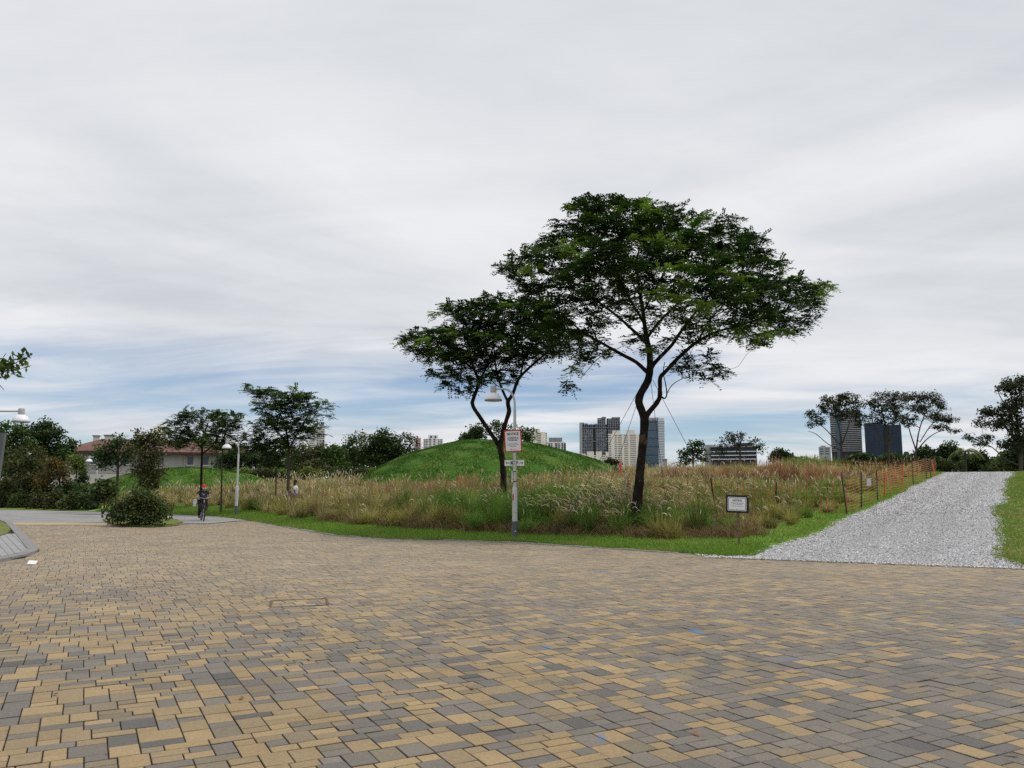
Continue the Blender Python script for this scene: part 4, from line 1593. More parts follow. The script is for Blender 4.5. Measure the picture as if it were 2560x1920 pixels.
# ---- young trees left of the meadow
GY_ = 'young trees along the footpath meadow'
st = [footed(505, 1120, 47, .075), stem_px([(505, 1120, 2.6), (508, 1090, 2.2), (520, 1060, 1.5, .4)], 47), stem_px([(505, 1135, 2.2), (530, 1115, 1.9), (548, 1085, 1.3, -.4)], 47), stem_px([(504, 1120, 2), (480, 1095, 1.6, .3), (450, 1075, 1, .6)], 47)]
att = lobe_points([(455, 1075, 52, 28), (500, 1052, 60, 30), (470, 1102, 60, 22), (520, 1110, 52, 22), (415, 1064, 18, 14), (455, 1045, 20, 12)], 47, 100, .9, .30)
make_tree('meadow_tree', 'young tree behind the cyclist with loose layered crown', 'tree', st, att, dict(n=11, spread=.42, size=.13, pal=LEAFC['mid'], mode='feather', aspect=.5, var=.3), m_bark, GY_, along=.15)
st = [footed(556, 1130, 43, .05), stem_px([(556, 1130, 2), (560, 1095, 1.6), (575, 1060, 1)], 43), stem_px([(556, 1125, 1.8), (540, 1090, 1.4, .3), (545, 1050, .9, .5)], 43)]
att = lobe_points([(575, 1055, 40, 26), (560, 1090, 50, 24), (600, 1040, 14, 12), (545, 1040, 20, 16), (565, 1120, 40, 14)], 43, 60, .9, .30)
make_tree('meadow_tree', 'young slim-trunked tree directly behind the lamp beside the cyclist', 'tree', st, att, dict(n=11, spread=.40, size=.125, pal=LEAFC['mid'], mode='feather', aspect=.5, var=.3), m_bark2, GY_, along=.15)
st = [footed(722, 1120, 42, .085), stem_px([(722, 1120, 2.6), (716, 1080, 2.2), (700, 1030, 1.4, .4)], 42), stem_px([(722, 1125, 2.2), (745, 1080, 1.9), (775, 1030, 1.2, -.4)], 42), stem_px([(721, 1110, 2), (690, 1075, 1.6, .3), (660, 1020, 1, .6)], 42)]
att = lobe_points([(660, 985, 42, 18), (625, 975, 14, 12), (700, 1010, 70, 36), (740, 1000, 50, 30), (775, 1040, 52, 30), (690, 1060, 62, 32), (640, 1095, 40, 26), (750, 1080, 60, 26), (815, 1010, 24, 14), (700, 1105, 50, 18), (640, 1120, 34, 14)], 42, 190, .85, .30)
make_tree('meadow_tree', 'tallest young tree with bushy crown beside the seated person', 'tree', st, att, dict(n=11, spread=.42, size=.13, pal=LEAFC['mid'], mode='feather', aspect=.5, var=.3), m_bark2, GY_, along=.15)
st = [footed(691, 1175, 46, .05), stem_px([(691, 1175, 1.3), (682, 1160, 1.1), (672, 1145, .8)], 46), stem_px([(691, 1178, 1.2), (696, 1150, 1), (700, 1130, .7)], 46)]
att = lobe_points([(672, 1140, 30, 16), (700, 1128, 24, 18), (680, 1115, 20, 16)], 46, 40, .9, .25)
make_tree('meadow_tree', 'thin leaning sapling left of the seated person', 'tree', st, att, dict(n=9, spread=.36, size=.12, pal=LEAFC['dark'], mode='feather', aspect=.5, var=.3), m_bark2, GY_, along=.1)


# ---- generic background trees
def bg_tree(label, u, Y, lobes, n, pal, leafn=16, size=.22, spread=.5, r=.12, trunk_v=None, name='background_tree', group='trees behind the meadow', bark=None, tipr=.012, spacing=.0, seg=.7, stems=None, fn=H, flat=.7, aspect=.55, along=0.0, depth=.9, cat='tree', wpath=.22, thick=1.35):
    top = min(l[1] - l[3] * .5 for l in lobes)
    low = max(l[1] for l in lobes)
    tv = trunk_v if trunk_v is not None else (top + 2 * low) / 3
    st = [footed(u, tv, Y, r, 0, fn)] if stems is None else stems
    att = lobe_points(lobes, Y, int(n * thick), depth, spacing)
    return make_tree(name, label, cat, st, att, dict(n=int(leafn * thick), spread=spread, size=size, pal=LEAFC[pal], mode='simple', flat=flat, aspect=aspect, var=.35), bark or m_bark2, group, tipr=tipr, seg=seg, along=along, wpath=wpath)


GL = 'trees of the grove at the left edge'
bg_tree('dark green round tree rising highest in the left grove', 112, 62, [(112, 1085, 42, 28), (90, 1110, 40, 26), (140, 1085, 24, 18), (118, 1062, 18, 14), (75, 1075, 16, 22), (125, 1125, 46, 24)], 130, 'dark', 20, .24, .55, .13, group=GL)
bg_tree('mid green tree at the left edge of the grove behind the grey board', 32, 58, [(25, 1085, 40, 26), (55, 1078, 22, 18), (20, 1120, 40, 30), (60, 1110, 26, 24), (-20, 1090, 40, 34)], 120, 'mid', 18, .24, .5, .11, group=GL)
bg_tree('dark green slender tree behind the middle of the left grove', 160, 66, [(165, 1115, 26, 20), (150, 1140, 30, 26), (178, 1130, 16, 16)], 60, 'dark', 18, .24, .5, .09, group=GL)
bg_tree('olive brown thin tree in the left grove with bare twigs', 56, 55, [(50, 1140, 34, 24), (35, 1165, 34, 24), (80, 1150, 26, 22), (60, 1190, 40, 22)], 90, 'olive', 14, .20, .42, .09, group=GL, bark=m_bark2)
bg_tree('orange brown leaved small tree in the left grove', 150, 54, [(140, 1172, 34, 22), (115, 1192, 30, 18), (160, 1190, 22, 18), (135, 1155, 20, 12), (105, 1212, 26, 14)], 100, 'orange', 16, .17, .36, .06, group=GL)
bg_tree('dark twiggy tree left of the orange brown tree', 90, 56, [(92, 1165, 22, 26), (80, 1195, 26, 20), (100, 1135, 20, 18)], 60, 'olive', 14, .18, .4, .07, group=GL)
bg_tree('yellow green sapling in front of the white wall in the grove', 192, 60, [(192, 1155, 24, 14), (178, 1148, 12, 10), (205, 1165, 14, 10), (186, 1175, 16, 10)], 46, 'lime', 13, .18, .36, .05, group=GL, along=.2)
bg_tree('dark conical shrub tree left of the far lamp', 207, 64, [(205, 1195, 12, 14), (205, 1212, 16, 14), (206, 1180, 8, 10)], 40, 'dark', 16, .20, .4, .05, group=GL)
st = [footed(295, 1165, 46, .085), stem_px([(295, 1165, 2.2), (288, 1140, 1.7), (270, 1115, 1, .3)], 46), stem_px([(296, 1170, 2), (312, 1145, 1.5), (325, 1120, .9, -.3)], 46), stem_px([(295, 1160, 1.8), (298, 1130, 1.2, .4), (300, 1105, .8, .5)], 46)]
bg_tree('small dark tree with forked grey trunk left of the tall bush', 295, 46, [(275, 1120, 36, 22), (300, 1105, 34, 18), (255, 1135, 26, 18), (320, 1125, 26, 18), (262, 1160, 26, 18), (285, 1145, 30, 12), (318, 1150, 18, 12)], 110, 'dark', 13, .17, .42, .08, group=GL, stems=st)
st = [footed(372, 1240, 34, .06), stem_px([(372, 1240, 1.8), (368, 1180, 1.5), (372, 1120, 1.1), (378, 1075, .7)], 34), stem_px([(370, 1200, 1.2), (352, 1150, 1, .3), (345, 1100, .7, .4)], 34), stem_px([(371, 1190, 1.2), (388, 1150, .9, -.3), (398, 1105, .6, -.3)], 34)]
bg_tree('tall slim olive tree growing out of the leafy bush', 372, 34, [(385, 1085, 20, 18), (355, 1105, 26, 26), (395, 1115, 16, 24), (370, 1140, 34, 26), (350, 1165, 22, 24), (385, 1175, 28, 26), (370, 1205, 34, 24), (352, 1090, 12, 12)], 150, 'olive', 13, .13, .34, .06, group=GL, stems=st, along=.1)


def shrub(label, u, v, Y, lobes, n, pal, leafn=18, size=.12, spread=.3, group=None, name='shrub', cat='shrub', fn=H):
    g = at(u, 1250, Y)
    z0 = float(fn(g[0], Y))
    st = []
    for k_ in range(5):
        a = rng.uniform(-.35, .35, 2)
        st.append([(g[0], Y, z0 - .05, .03), (g[0] + a[0] * .6, Y + a[1] * .6, z0 + .35, .022), (g[0] + a[0] * 1.6, Y + a[1] * 1.6, z0 + .7, .012)])
    att = lobe_points(lobes, Y, n, .9)
    att[:, 2] = np.maximum(att[:, 2], z0 + .06)
    return make_tree(name, label, cat, st, att, dict(n=leafn, spread=spread, size=size, pal=LEAFC[pal], mode='simple', flat=.9, aspect=.6, var=.3), m_bark2, group, tipr=.006, seg=.5, crown='foliage')


shrub('big leafy green bush on the grass island in the path', 350, 1310, 31.5, [(310, 1270, 42, 30), (360, 1255, 44, 30), (395, 1275, 34, 28), (335, 1292, 60, 22), (380, 1296, 48, 18), (290, 1285, 26, 24), (350, 1240, 30, 20)], 330, 'shrub', 20, .11, .26)
GS = 'shrubs of the low hedge along the asphalt path'
hl = ['low dark shrub at the left end of the hedge', 'low shrub second from the left edge in the hedge', 'low shrub with orange leaves in the hedge', 'rust tipped low shrub in the middle of the hedge',
      'low mixed green shrub right of the middle of the hedge', 'low dark rounded shrub at the right end of the hedge']
hp = ['shrub', 'shrub', 'rustmix', 'rustmix', 'shrub', 'dark']
for i, (u, Y) in enumerate(((5, 55), (50, 54), (95, 52.5), (138, 51.5), (180, 50.5), (222, 50))):
    shrub(hl[i], u, 1260, Y, [(u, 1252, 26, 16), (u - 14, 1262, 20, 12), (u + 14, 1262, 20, 12), (u + 4, 1238, 16, 12)] if i < 5 else [(u, 1260, 22, 14), (u - 8, 1250, 16, 12), (u + 8, 1264, 16, 10)], 90, hp[i], 16, .16, .36, GS)

GQ = 'taller shrubs filling the left grove'
for i, (u, Y, v, ru, rv, pal, lab) in enumerate(((15, 57, 1215, 36, 30, 'olive', 'tall olive shrub at the far left of the grove'), (70, 56, 1222, 36, 26, 'shrub', 'tall green shrub below the olive tree in the grove'), (120, 55, 1228, 34, 22, 'rustmix', 'tall rusty shrub below the orange brown tree'),
                                           (168, 54, 1222, 32, 24, 'dark', 'tall dark shrub right of the orange brown tree'), (205, 56, 1230, 26, 20, 'shrub', 'tall green shrub left of the smallest lamp'), (258, 44, 1225, 26, 26, 'shrub', 'loose green shrub left of the big bush'))):
    shrub(lab, u, 1240, Y, [(u, v, ru * .8, rv * .8), (u - ru * .5, v + rv * .5, ru * .6, rv * .6), (u + ru * .5, v + rv * .5, ru * .6, rv * .6)], 120, pal, 18, .20, .42, GQ)
# treeline behind the meadow, left of the mound
bg_tree('airy green tree at the left of the treeline behind the mound', 885, 84, [(880, 1110, 26, 24), (895, 1095, 18, 16), (870, 1140, 26, 26), (905, 1150, 20, 26)], 90, 'mid', 12, .26, .6, .13)
bg_tree('big dark round tree in the treeline left of the tall mound', 960, 82, [(955, 1100, 40, 24), (935, 1125, 36, 30), (980, 1125, 36, 30), (955, 1145, 46, 30), (1000, 1140, 18, 22)], 190, 'dark', 20, .30, .7, .2)
bg_tree('thin airy tree between the big dark tree and the white block', 1025, 88, [(1020, 1100, 26, 16), (1005, 1120, 22, 18), (1035, 1125, 22, 20), (1015, 1090, 14, 10)], 60, 'airy', 11, .26, .55, .1)
bg_tree('low olive tree at the foot of the tall mound on its left', 1035, 80, [(1040, 1142, 24, 10), (1015, 1150, 20, 14), (1052, 1148, 12, 10)], 50, 'olive', 14, .26, .5, .08)
bg_tree('dark tree left of the seated person far behind', 660, 78, [(640, 1140, 34, 22), (680, 1150, 34, 22), (620, 1160, 30, 20), (700, 1165, 30, 18)], 100, 'dark', 16, .26, .55, .12)
bg_tree('olive tree in the treeline behind the seated person', 760, 80, [(760, 1130, 40, 22), (790, 1150, 34, 22), (735, 1155, 30, 20), (800, 1120, 20, 16)], 100, 'olive', 14, .26, .55, .12)
bg_tree('green tree with bare gaps right of the seated person', 830, 80, [(820, 1125, 26, 20), (845, 1140, 26, 24), (810, 1155, 28, 22), (850, 1165, 30, 16)], 90, 'mid', 14, .26, .55, .12)
bg_tree('rusty brown low tree in the treeline right of the seated person', 790, 74, [(785, 1165, 30, 16), (810, 1175, 24, 10), (765, 1175, 22, 10)], 70, 'rustmix', 13, .22, .45, .08)
bg_tree('dark tree between the two young meadow trees', 585, 76, [(580, 1150, 34, 22), (600, 1135, 26, 18), (560, 1165, 30, 16)], 80, 'dark', 15, .26, .55, .1)
GH = 'low hedge bushes at the foot of the treeline'
for i, (u, pal, lab) in enumerate(((610, 'lime', 'yellow green low bush near the young trees at the meadow back'), (655, 'olive', 'olive low bush below the dark tree at the meadow back'), (705, 'lime', 'bright low bush just left of the seated person at the meadow back'),
                                   (850, 'dark', 'dark low bush at the meadow back below the airy tree'), (905, 'shrub', 'green low bush at the meadow back below the big dark tree'), (945, 'lime', 'yellow green low bush at the left foot of the tall mound'), (775, 'lime', 'yellow green low bush right behind the seated person'))):
    bg_tree(lab, u, 70, [(u, 1180, 26, 12), (u - 14, 1186, 20, 8), (u + 14, 1186, 20, 8)], 50, pal, 14, .20, .4, .05, name='hedge_bush', group=GH, cat='bush')
# behind the mound
bg_tree('dark green tree just behind the top of the tall mound', 1190, 80, [(1195, 1080, 28, 20), (1180, 1095, 30, 18), (1165, 1102, 20, 12)], 90, 'dark', 16, .26, .5, .13)
bg_tree('loose tree behind the mound partly hidden by the notice sign', 1260, 84, [(1245, 1070, 26, 18), (1290, 1080, 34, 18), (1320, 1090, 20, 14), (1275, 1100, 50, 14), (1325, 1075, 10, 8)], 110, 'mid', 13, .26, .5, .13)
bg_tree('small tree at the foot of the cream high-rise right of the mound', 1527, 110, [(1525, 1152, 12, 8), (1540, 1158, 14, 6)], 40, 'airy', 14, .28, .5, .07)
# right of the big tree
bg_tree('round open-leaved tree right of the glass tower', 1733, 76, [(1740, 1118, 26, 18), (1720, 1138, 26, 20), (1755, 1138, 22, 20), (1712, 1158, 20, 12), (1742, 1108, 14, 10)], 100, 'dark', 11, .24, .42, .11)
bg_tree('thin airy tree in front of the dark terraced office', 1850, 80, [(1820, 1100, 24, 14), (1850, 1092, 24, 12), (1885, 1108, 22, 14), (1905, 1120, 16, 12), (1800, 1125, 18, 16), (1840, 1115, 24, 12), (1815, 1085, 10, 6)], 110, 'airy', 8, .22, .45, .1, along=.06)
bg_tree('small dark green tree left of the reeds', 1950, 82, [(1945, 1135, 18, 12), (1965, 1142, 18, 14), (1935, 1148, 14, 8)], 70, 'dark', 16, .26, .45, .08)
bg_tree('low dark bush beside the small dark tree left of the reeds', 2000, 84, [(1995, 1150, 22, 8), (2020, 1154, 18, 6)], 40, 'dark', 15, .26, .45, .06)


# umbrella trees on the right
def umbrella(label, u, v0, Y, limbs, lobes, n, r, leafn=7, size=.19, spread=.36, pal='airy'):
    st = [footed(u, v0, Y, r * .6)]
    for l in limbs:
        st.append(stem_px([(q[0], q[1], q[2] * .5, *q[3:]) for q in l], Y))
    bg_tree(label, u, Y, lobes, n, pal, leafn, size, spread, r, stems=st, name='umbrella_tree', group='tall umbrella trees on the right', bark=m_bark2, tipr=.016, seg=.6, flat=.6, along=.25, wpath=.12, thick=1.85)


umbrella('umbrella tree left of the others in front of the striped tower', 2103, 1120, 72,
         [[(2103, 1120, 5), (2100, 1080, 4), (2090, 1040, 2.6, .8), (2080, 1005, 1.6, 1)], [(2103, 1115, 4), (2118, 1075, 3, -.6), (2130, 1030, 1.8, -1)], [(2102, 1115, 4), (2080, 1090, 2.8, .4), (2055, 1065, 2, .8), (2028, 1050, 1.2, 1)],
          [(2101, 1125, 3.4), (2070, 1110, 2.2, -.6), (2040, 1085, 1.6, -1), (2020, 1078, 1, -1)]],
         [(2085, 1000, 36, 16), (2120, 998, 28, 18), (2145, 1010, 20, 16), (2060, 1020, 22, 14), (2030, 1035, 16, 10), (2105, 1030, 40, 22), (2028, 1062, 14, 10), (2150, 1050, 16, 26), (2045, 1050, 20, 12)], 190, .22)
umbrella('umbrella tree in front of the dark blue office block', 2222, 1120, 74,
         [[(2222, 1120, 4.6), (2218, 1080, 3.6), (2205, 1030, 2.2, .8), (2200, 995, 1.4, 1)], [(2222, 1115, 4), (2232, 1070, 3, -.6), (2250, 1020, 1.8, -1), (2255, 990, 1.2, -1)], [(2221, 1115, 3), (2195, 1085, 2, .8), (2180, 1050, 1.3, 1)]],
         [(2210, 990, 36, 14), (2250, 995, 36, 16), (2185, 1010, 24, 14), (2225, 1020, 50, 18), (2190, 1045, 22, 22), (2240, 1048, 34, 16)], 150, .2)
umbrella('widest umbrella tree reaching right over the gap', 2290, 1130, 76,
         [[(2290, 1130, 4), (2296, 1085, 3.2), (2310, 1040, 2.2, .6), (2330, 1005, 1.4, 1)], [(2290, 1125, 3.6), (2275, 1080, 2.8, -.6), (2265, 1035, 1.8, -1)], [(2290, 1130, 3.4), (2315, 1100, 2.6, .4), (2345, 1080, 1.8, .8), (2385, 1072, 1.2, 1)],
          [(2300, 1105, 2.6), (2330, 1060, 1.8, -.8), (2365, 1040, 1.2, -1)]],
         [(2290, 995, 34, 14), (2325, 990, 30, 14), (2345, 1005, 20, 12), (2310, 1020, 50, 16), (2360, 1020, 16, 10), (2380, 1050, 20, 10), (2345, 1045, 36, 14), (2385, 1075, 14, 8), (2270, 1050, 26, 20), (2350, 1068, 30, 8)], 190, .2)
umbrella('large feathery tree cut by the right edge of the picture', 2552, 1120, 60,
         [[(2552, 1120, 6), (2545, 1060, 5), (2530, 1000, 3.4, .6), (2520, 960, 2, 1)], [(2552, 1110, 5), (2570, 1040, 4, -.6), (2590, 960, 2.4, -1)], [(2548, 1120, 4.4), (2520, 1075, 3.4, .4), (2490, 1040, 2.4, .8), (2465, 1020, 1.4, 1)],
          [(2550, 1165, 3.6), (2510, 1145, 3, -.4), (2480, 1118, 2.4, -.8), (2440, 1100, 1.6, -1), (2410, 1090, 1, -1)], [(2535, 1030, 3), (2505, 1000, 2.2, -.6), (2490, 965, 1.4, -1)]],
         [(2530, 965, 34, 20), (2505, 975, 18, 14), (2560, 960, 40, 26), (2540, 1005, 40, 22), (2480, 1030, 26, 12), (2460, 1035, 14, 14), (2500, 1060, 36, 14), (2460, 1060, 26, 10), (2470, 1095, 26, 8), (2425, 1092, 20, 10), (2450, 1110, 22, 8), (2540, 1060, 36, 24), (2600, 1010, 50, 50), (2510, 1110, 24, 10), (2545, 1100, 30, 30), (2520, 1030, 30, 20)], 400, .26, 7, .20, .42)
GR = 'dark trees beyond the crest on the right'
for u, v, ru, rv, Y, pal, lab in ((2155, 1145, 40, 16, 80, 'dark', 'dark low tree under the leftmost umbrella tree'), (2235, 1148, 44, 16, 82, 'dark', 'dark low tree under the umbrella trees before the blue block'),
                                  (2315, 1135, 40, 24, 80, 'dark', 'dark tree below the widest umbrella tree'), (2372, 1130, 26, 34, 78, 'dark', 'dark pointed tree beyond the gravel crest'), (2340, 1160, 50, 22, 76, 'shrub', 'broad dark bush beyond the left end of the gravel crest'),
                                  (2448, 1150, 28, 30, 76, 'dark', 'dark rounded tree in the middle beyond the gravel crest'), (2500, 1172, 44, 18, 74, 'shrub', 'low bush beyond the right end of the gravel crest'), (2550, 1130, 40, 50, 66, 'dark', 'dark dense tree at the right edge of the picture'),
                                  (2185, 1165, 30, 8, 78, 'dark', 'low dark bush behind the far orange fence')):
    bg_tree(lab, u, Y, [(u, v, ru * .8, rv * .8), (u - ru * .5, v + rv * .35, ru * .55, rv * .6), (u + ru * .5, v + rv * .35, ru * .55, rv * .6), (u, v + rv * .7, ru * .8, rv * .5)], 110, pal, 16, .30, .55, .1, name='dark_tree', group=GR)

# palm with arching fronds beyond the crest
YP = 74
pu = 2412
p0 = at(pu, 1190, YP)
z0 = float(H(p0[0], YP))
palm = tag(empty('palm', (p0[0], YP, z0)), 'pale green palm with arching fronds beyond the gravel crest', 'palm')
ptop = at(pu, 1128, YP) - np.array((p0[0], YP, z0))
MB().tube([(0, 0, -.1), (ptop[0] * .5 + .05, 0, ptop[2] * .5), tuple(ptop)], [.16, .12, .1], 8).build('trunk', m_bark2, palm)
m_frond = mat('palm_frond', (.11, .15, .035), .6, var=.3, vscale=3, trans=.2)
for k_ in range(13):
    a = 2 * PI * k_ / 13 + random.uniform(-.2, .2)
    up = random.uniform(.3, 1.3)
    cs, aa, bb = [], [], []
    for q in range(16):
        f = (q + 1) / 16
        r = 1.7 * f
        c_ = ptop + np.array((math.cos(a) * r * .8, math.sin(a) * r * .8, up * r * .7 - 1.0 * f * f * (1.2 + .4 * up)))
        sd = np.array((-math.sin(a), math.cos(a), -.35))
        for sg in (-1, 1):
            d_ = np.array((math.cos(a) * .6, math.sin(a) * .6, -.5)) + sd * sg * (1, 1, sg)
            d_ = d_ / np.linalg.norm(d_)
            cs.append(c_ + d_ * .2)
            aa.append(d_ * .24)
            bb.append(np.array((math.cos(a), math.sin(a), 0)) * .03)
    V, Q = rhombi(np.array(cs), np.array(aa), np.array(bb))
    mesh_np('frond', V, Q, m_frond, palm)

# leafy branch reaching in from a tree just outside the left edge
YL = 13.0
tx = at(-520, 1200, YL)[0]
st = [[(tx, YL, 0, .14), (tx + .1, YL, 1.6, .12), (tx + .2, YL, 3.0, .10), (tx + .3, YL, 3.9, .07)],
      [(tx + .2, YL, 2.9, .06)] + stem_px([(-330, 1000, 5), (-180, 950, 3.6), (-60, 925, 2.2), (20, 915, 1.4), (60, 895, .8)], YL), stem_px([(-60, 925, 2), (-10, 955, 1.2), (10, 975, .7)], YL), stem_px([(-180, 950, 3), (-100, 900, 2), (-30, 885, 1.2)], YL)]
att = lobe_points([(60, 890, 22, 12), (30, 905, 30, 16), (10, 935, 26, 18), (8, 968, 14, 14), (-30, 920, 40, 30), (-120, 900, 90, 60), (-260, 880, 110, 70), (0, 895, 12, 10), (-300, 780, 140, 80)], YL, 170, .8)
make_tree('overhanging_tree', 'leafy branch of a tree reaching in at the left edge of the sky', 'tree', st, att, dict(n=16, spread=.14, size=.14, pal=LEAFC['lime'][:1] + LEAFC['mid'][1:], mode='simple', flat=.9, aspect=.42, var=.3, droop=.8), m_bark2, tipr=.005, seg=.3)

# distant woods that read as one mass along the horizon
def wood(name, label, u0, u1, Y, vt, cnt, pal, size):
    us = rng.uniform(u0, u1, cnt)
    top = np.interp(us, [p[0] for p in vt], [p[1] for p in vt]) + 6 * np.sin(us * .11) + 4 * np.sin(us * .29 + 1)
    vs = 1222 - (1222 - top) * rng.random(cnt) ** .7
    P = np.array([at(u, v, Y + rng.uniform(-8, 8)) for u, v in zip(us, vs)])
    a = unit(rng.normal(0, 1, (cnt, 3)))
    b = unit(np.cross(a, unit(rng.normal(0, 1, (cnt, 3)))))
    s_ = size * rng.uniform(.6, 1.4, (cnt, 1))
    V, Q = rhombi(P, a * s_ / 2, b * s_ * .33)
    pal = np.array(LEAFC[pal])
    ci = ((np.sin(us * .045) + np.sin(us * .021 + 2)) > .2).astype(int) + rng.integers(0, 2, cnt)
    tag(mesh_np(name, V, Q, m_leaf, fcol=pal[ci] * rng.uniform(.75, 1.25, (cnt, 1))), label, 'wood', kind='stuff')


wood('far_wood', 'far dark wood along the horizon behind the left meadow', -300, 1090, 128, [(-300, 1120), (160, 1140), (330, 1150), (560, 1140), (700, 1130), (860, 1118), (1000, 1130), (1060, 1150), (1090, 1175)], 15000, 'dark', .8)
wood('far_wood', 'far dark wood along the horizon beyond the gravel crest', 2060, 2900, 110, [(2060, 1165), (2150, 1150), (2290, 1138), (2400, 1128), (2480, 1150), (2560, 1120), (2900, 1120)], 8000, 'dark', .75)
# ================================================================== STREET FURNITURE
m_pole = mat('pole_paint', (.46, .47, .48), .45, var=.06, vscale=6, spec=.4)
m_dark = mat('pole_foot_paint', (.085, .095, .11), .6, var=.15, vscale=8)
m_shade = mat('lamp_shade_white', (.78, .78, .80), .35, var=.03, spec=.5)
m_cap = mat('lamp_cap_grey', (.36, .36, .37), .5)
m_rim = mat('lamp_rim', (.24, .24, .25), .5)
m_lens = mat('lamp_lens', (.55, .55, .55), .3)
m_white = mat('sign_white', (.72, .72, .73), .55, var=.04, vscale=12)
m_red = mat('sign_red', (.42, .02, .03), .5, var=.1)
m_black = mat('sign_black', (.012, .012, .014), .5)
m_ink = mat('sign_ink', (.01, .01, .012), .6)
m_navy = mat('sign_navy', (.02, .03, .10), .6)
GLMP = 'dome street lamps along the paths'


def lamp(label, x, y, z0, top, dome_r, arm, sticker=False):
    """dome lamp on a swan-neck pole; arm = reach to the left, top = height of the arm"""
    t = tag(empty('street_lamp', (x, y, z0)), label, 'street lamp', GLMP)
    k_ = dome_r / .255
    MB().lathe([(.085, -.05), (.085, .50)], 20).build('foot', m_dark, t, True)
    MB().lathe([(.078, .50), (.078, 1.40), (.070, 1.47), (.056, 1.50)], 20).build('lower_shaft', m_pole, t, True)
    MB().lathe([(.047, 1.50), (.047, top - 1.0), (.047, top - .98), (.043, top - .97), (.043, top - .62), (.034, top - .60)], 18).build('upper_shaft', m_pole, t, True)
    pts = [(0, 0, top - .62), (0, 0, top - .42), (-.03, 0, top - .26), (-.10, 0, top - .12), (-.20, 0, top - .03), (-.32, 0, top + .0), (-arm + .09 * k_, 0, top + .0)]
    MB().tube(smooth_curve(pts, 5), .030, 12).build('swan_neck', m_pole, t, True)
    hx = -arm
    MB().lathe([(.0, .09), (.085 * k_, .09), (.092 * k_, .08), (.092 * k_, -.10), (.07 * k_, -.10)], 20, (hx, 0, top)).build('lamp_cap', m_cap, t, True)
    prof = [(.07 * k_, -.10)] + [(dome_r * math.sin(a), -.10 - .245 * k_ * (1 - math.cos(a)) / 1.0) for a in np.linspace(.3, PI / 2, 9)]
    prof += [(dome_r - .01, -.10 - .245 * k_)] + [((dome_r - .012) * math.sin(a), -.108 - .235 * k_ * (1 - math.cos(a))) for a in np.linspace(PI / 2, .1, 8)]
    sh = MB().lathe(prof, 28, (hx, 0, top)).build('lamp_shade', m_shade, t, True)
    MB().lathe([(dome_r + .004, -.10 - .22 * k_), (dome_r + .012, -.10 - .225 * k_), (dome_r + .012, -.10 - .262 * k_), (dome_r - .012, -.10 - .262 * k_)], 28, (hx, 0, top)).build('rim', m_rim, sh, True)
    MB().lathe([(0, -.30 * k_), (dome_r * .6, -.32 * k_), (dome_r - .012, -.33 * k_)], 24, (hx, 0, top)).build('lens', m_lens, sh, True)
    MB().box((.0, -.088, .95), (.085, .012, .34)).build('access_door', m_pole, t)
    return t


lp = hit(1287, 1345)
YLP = lp[1]
lamp1 = lamp('street lamp in front carrying the notice and direction signs', lp[0], YLP, lp[2] - .02, at(1240, 972.5, YLP)[2] - lp[2] + .02, .252, .64)
MB().box((-.083, -.02, 1.80), (.02, .10, .34)).build('side_plate', m_white, lamp1)
for z in (1.66, 1.95):
    MB().lathe([(.049, z - .012), (.052, z - .012), (.052, z + .012), (.049, z + .012)], 14).build('clamp_band', m_black, lamp1, True)
stk = MB().box((-.045, -.0685, 1.20), (.05, .006, .17)).build('red_sticker', m_red, lamp1)
MB().box((.012, -.0865, .22), (.022, .006, .03)).build('white_sticker', m_white, lamp1)
p2 = hit(590, 1289)
lamp('street lamp standing on the lawn right of the cyclist', p2[0], p2[1], p2[2] - .02, at(562, 1104, p2[1])[2] - p2[2], .235, .60)
p3 = at(238, 1250, 52)
lamp('smallest lamp far left beyond the hedge', p3[0], 52, 0.0, at(236, 1143, 52)[2], .21, .55)
p4 = at(-8, 1100, 27)
lamp('street lamp at the left edge with its pole out of view', p4[0] - .10, 27, 0.0, at(20, 1028, 27)[2], .27, -.86)



def print_line(parent, x0, x1, z, h, y, m):
    """a line of print too small to read: word-length strokes"""
    mb, x, R_ = MB(), x0, random.Random(int(z * 1e4))
    while x < x1:
        w = min(R_.uniform(.015, .055), x1 - x)
        mb.add([(x, y, z - h / 2), (x + w, y, z - h / 2), (x + w, y, z + h / 2 * R_.uniform(.7, 1.2)), (x, y, z + h / 2)], [(0, 1, 2, 3)])
        x += w + .011
    o = mb.build('small_print', m, parent)
    o['kind'] = 'stuff'
    return o


# notice board on the lamp post
ns = at(1282.5, 1102.5, YLP - .075)
notice = tag(empty('notice_sign', tuple(ns)), 'white notice sign with red border on the front lamp post', 'sign')
notice.rotation_euler = (0, rad(-3.0), rad(4))
pw, ph = .520, .655


def rrect(w, h, r, n=5):
    o = []
    for cx, cz, a0 in ((w / 2 - r, h / 2 - r, 0), (-w / 2 + r, h / 2 - r, PI / 2), (-w / 2 + r, -h / 2 + r, PI), (w / 2 - r, -h / 2 + r, 1.5 * PI)):
        for k_ in range(n + 1):
            a = a0 + PI / 2 * k_ / n
            o.append((cx + r * math.cos(a), cz + r * math.sin(a)))
    return o


def plate(poly, y0, y1, name, m, parent):
    n_ = len(poly)
    vs = [(p[0], y0, p[1]) for p in poly] + [(p[0], y1, p[1]) for p in poly]
    fs = [tuple(range(n_)), tuple(range(n_, 2 * n_))[::-1]] + [(i, (i + 1) % n_, n_ + (i + 1) % n_, n_ + i) for i in range(n_)]
    return MB().add(vs, fs).build(name, m, parent)


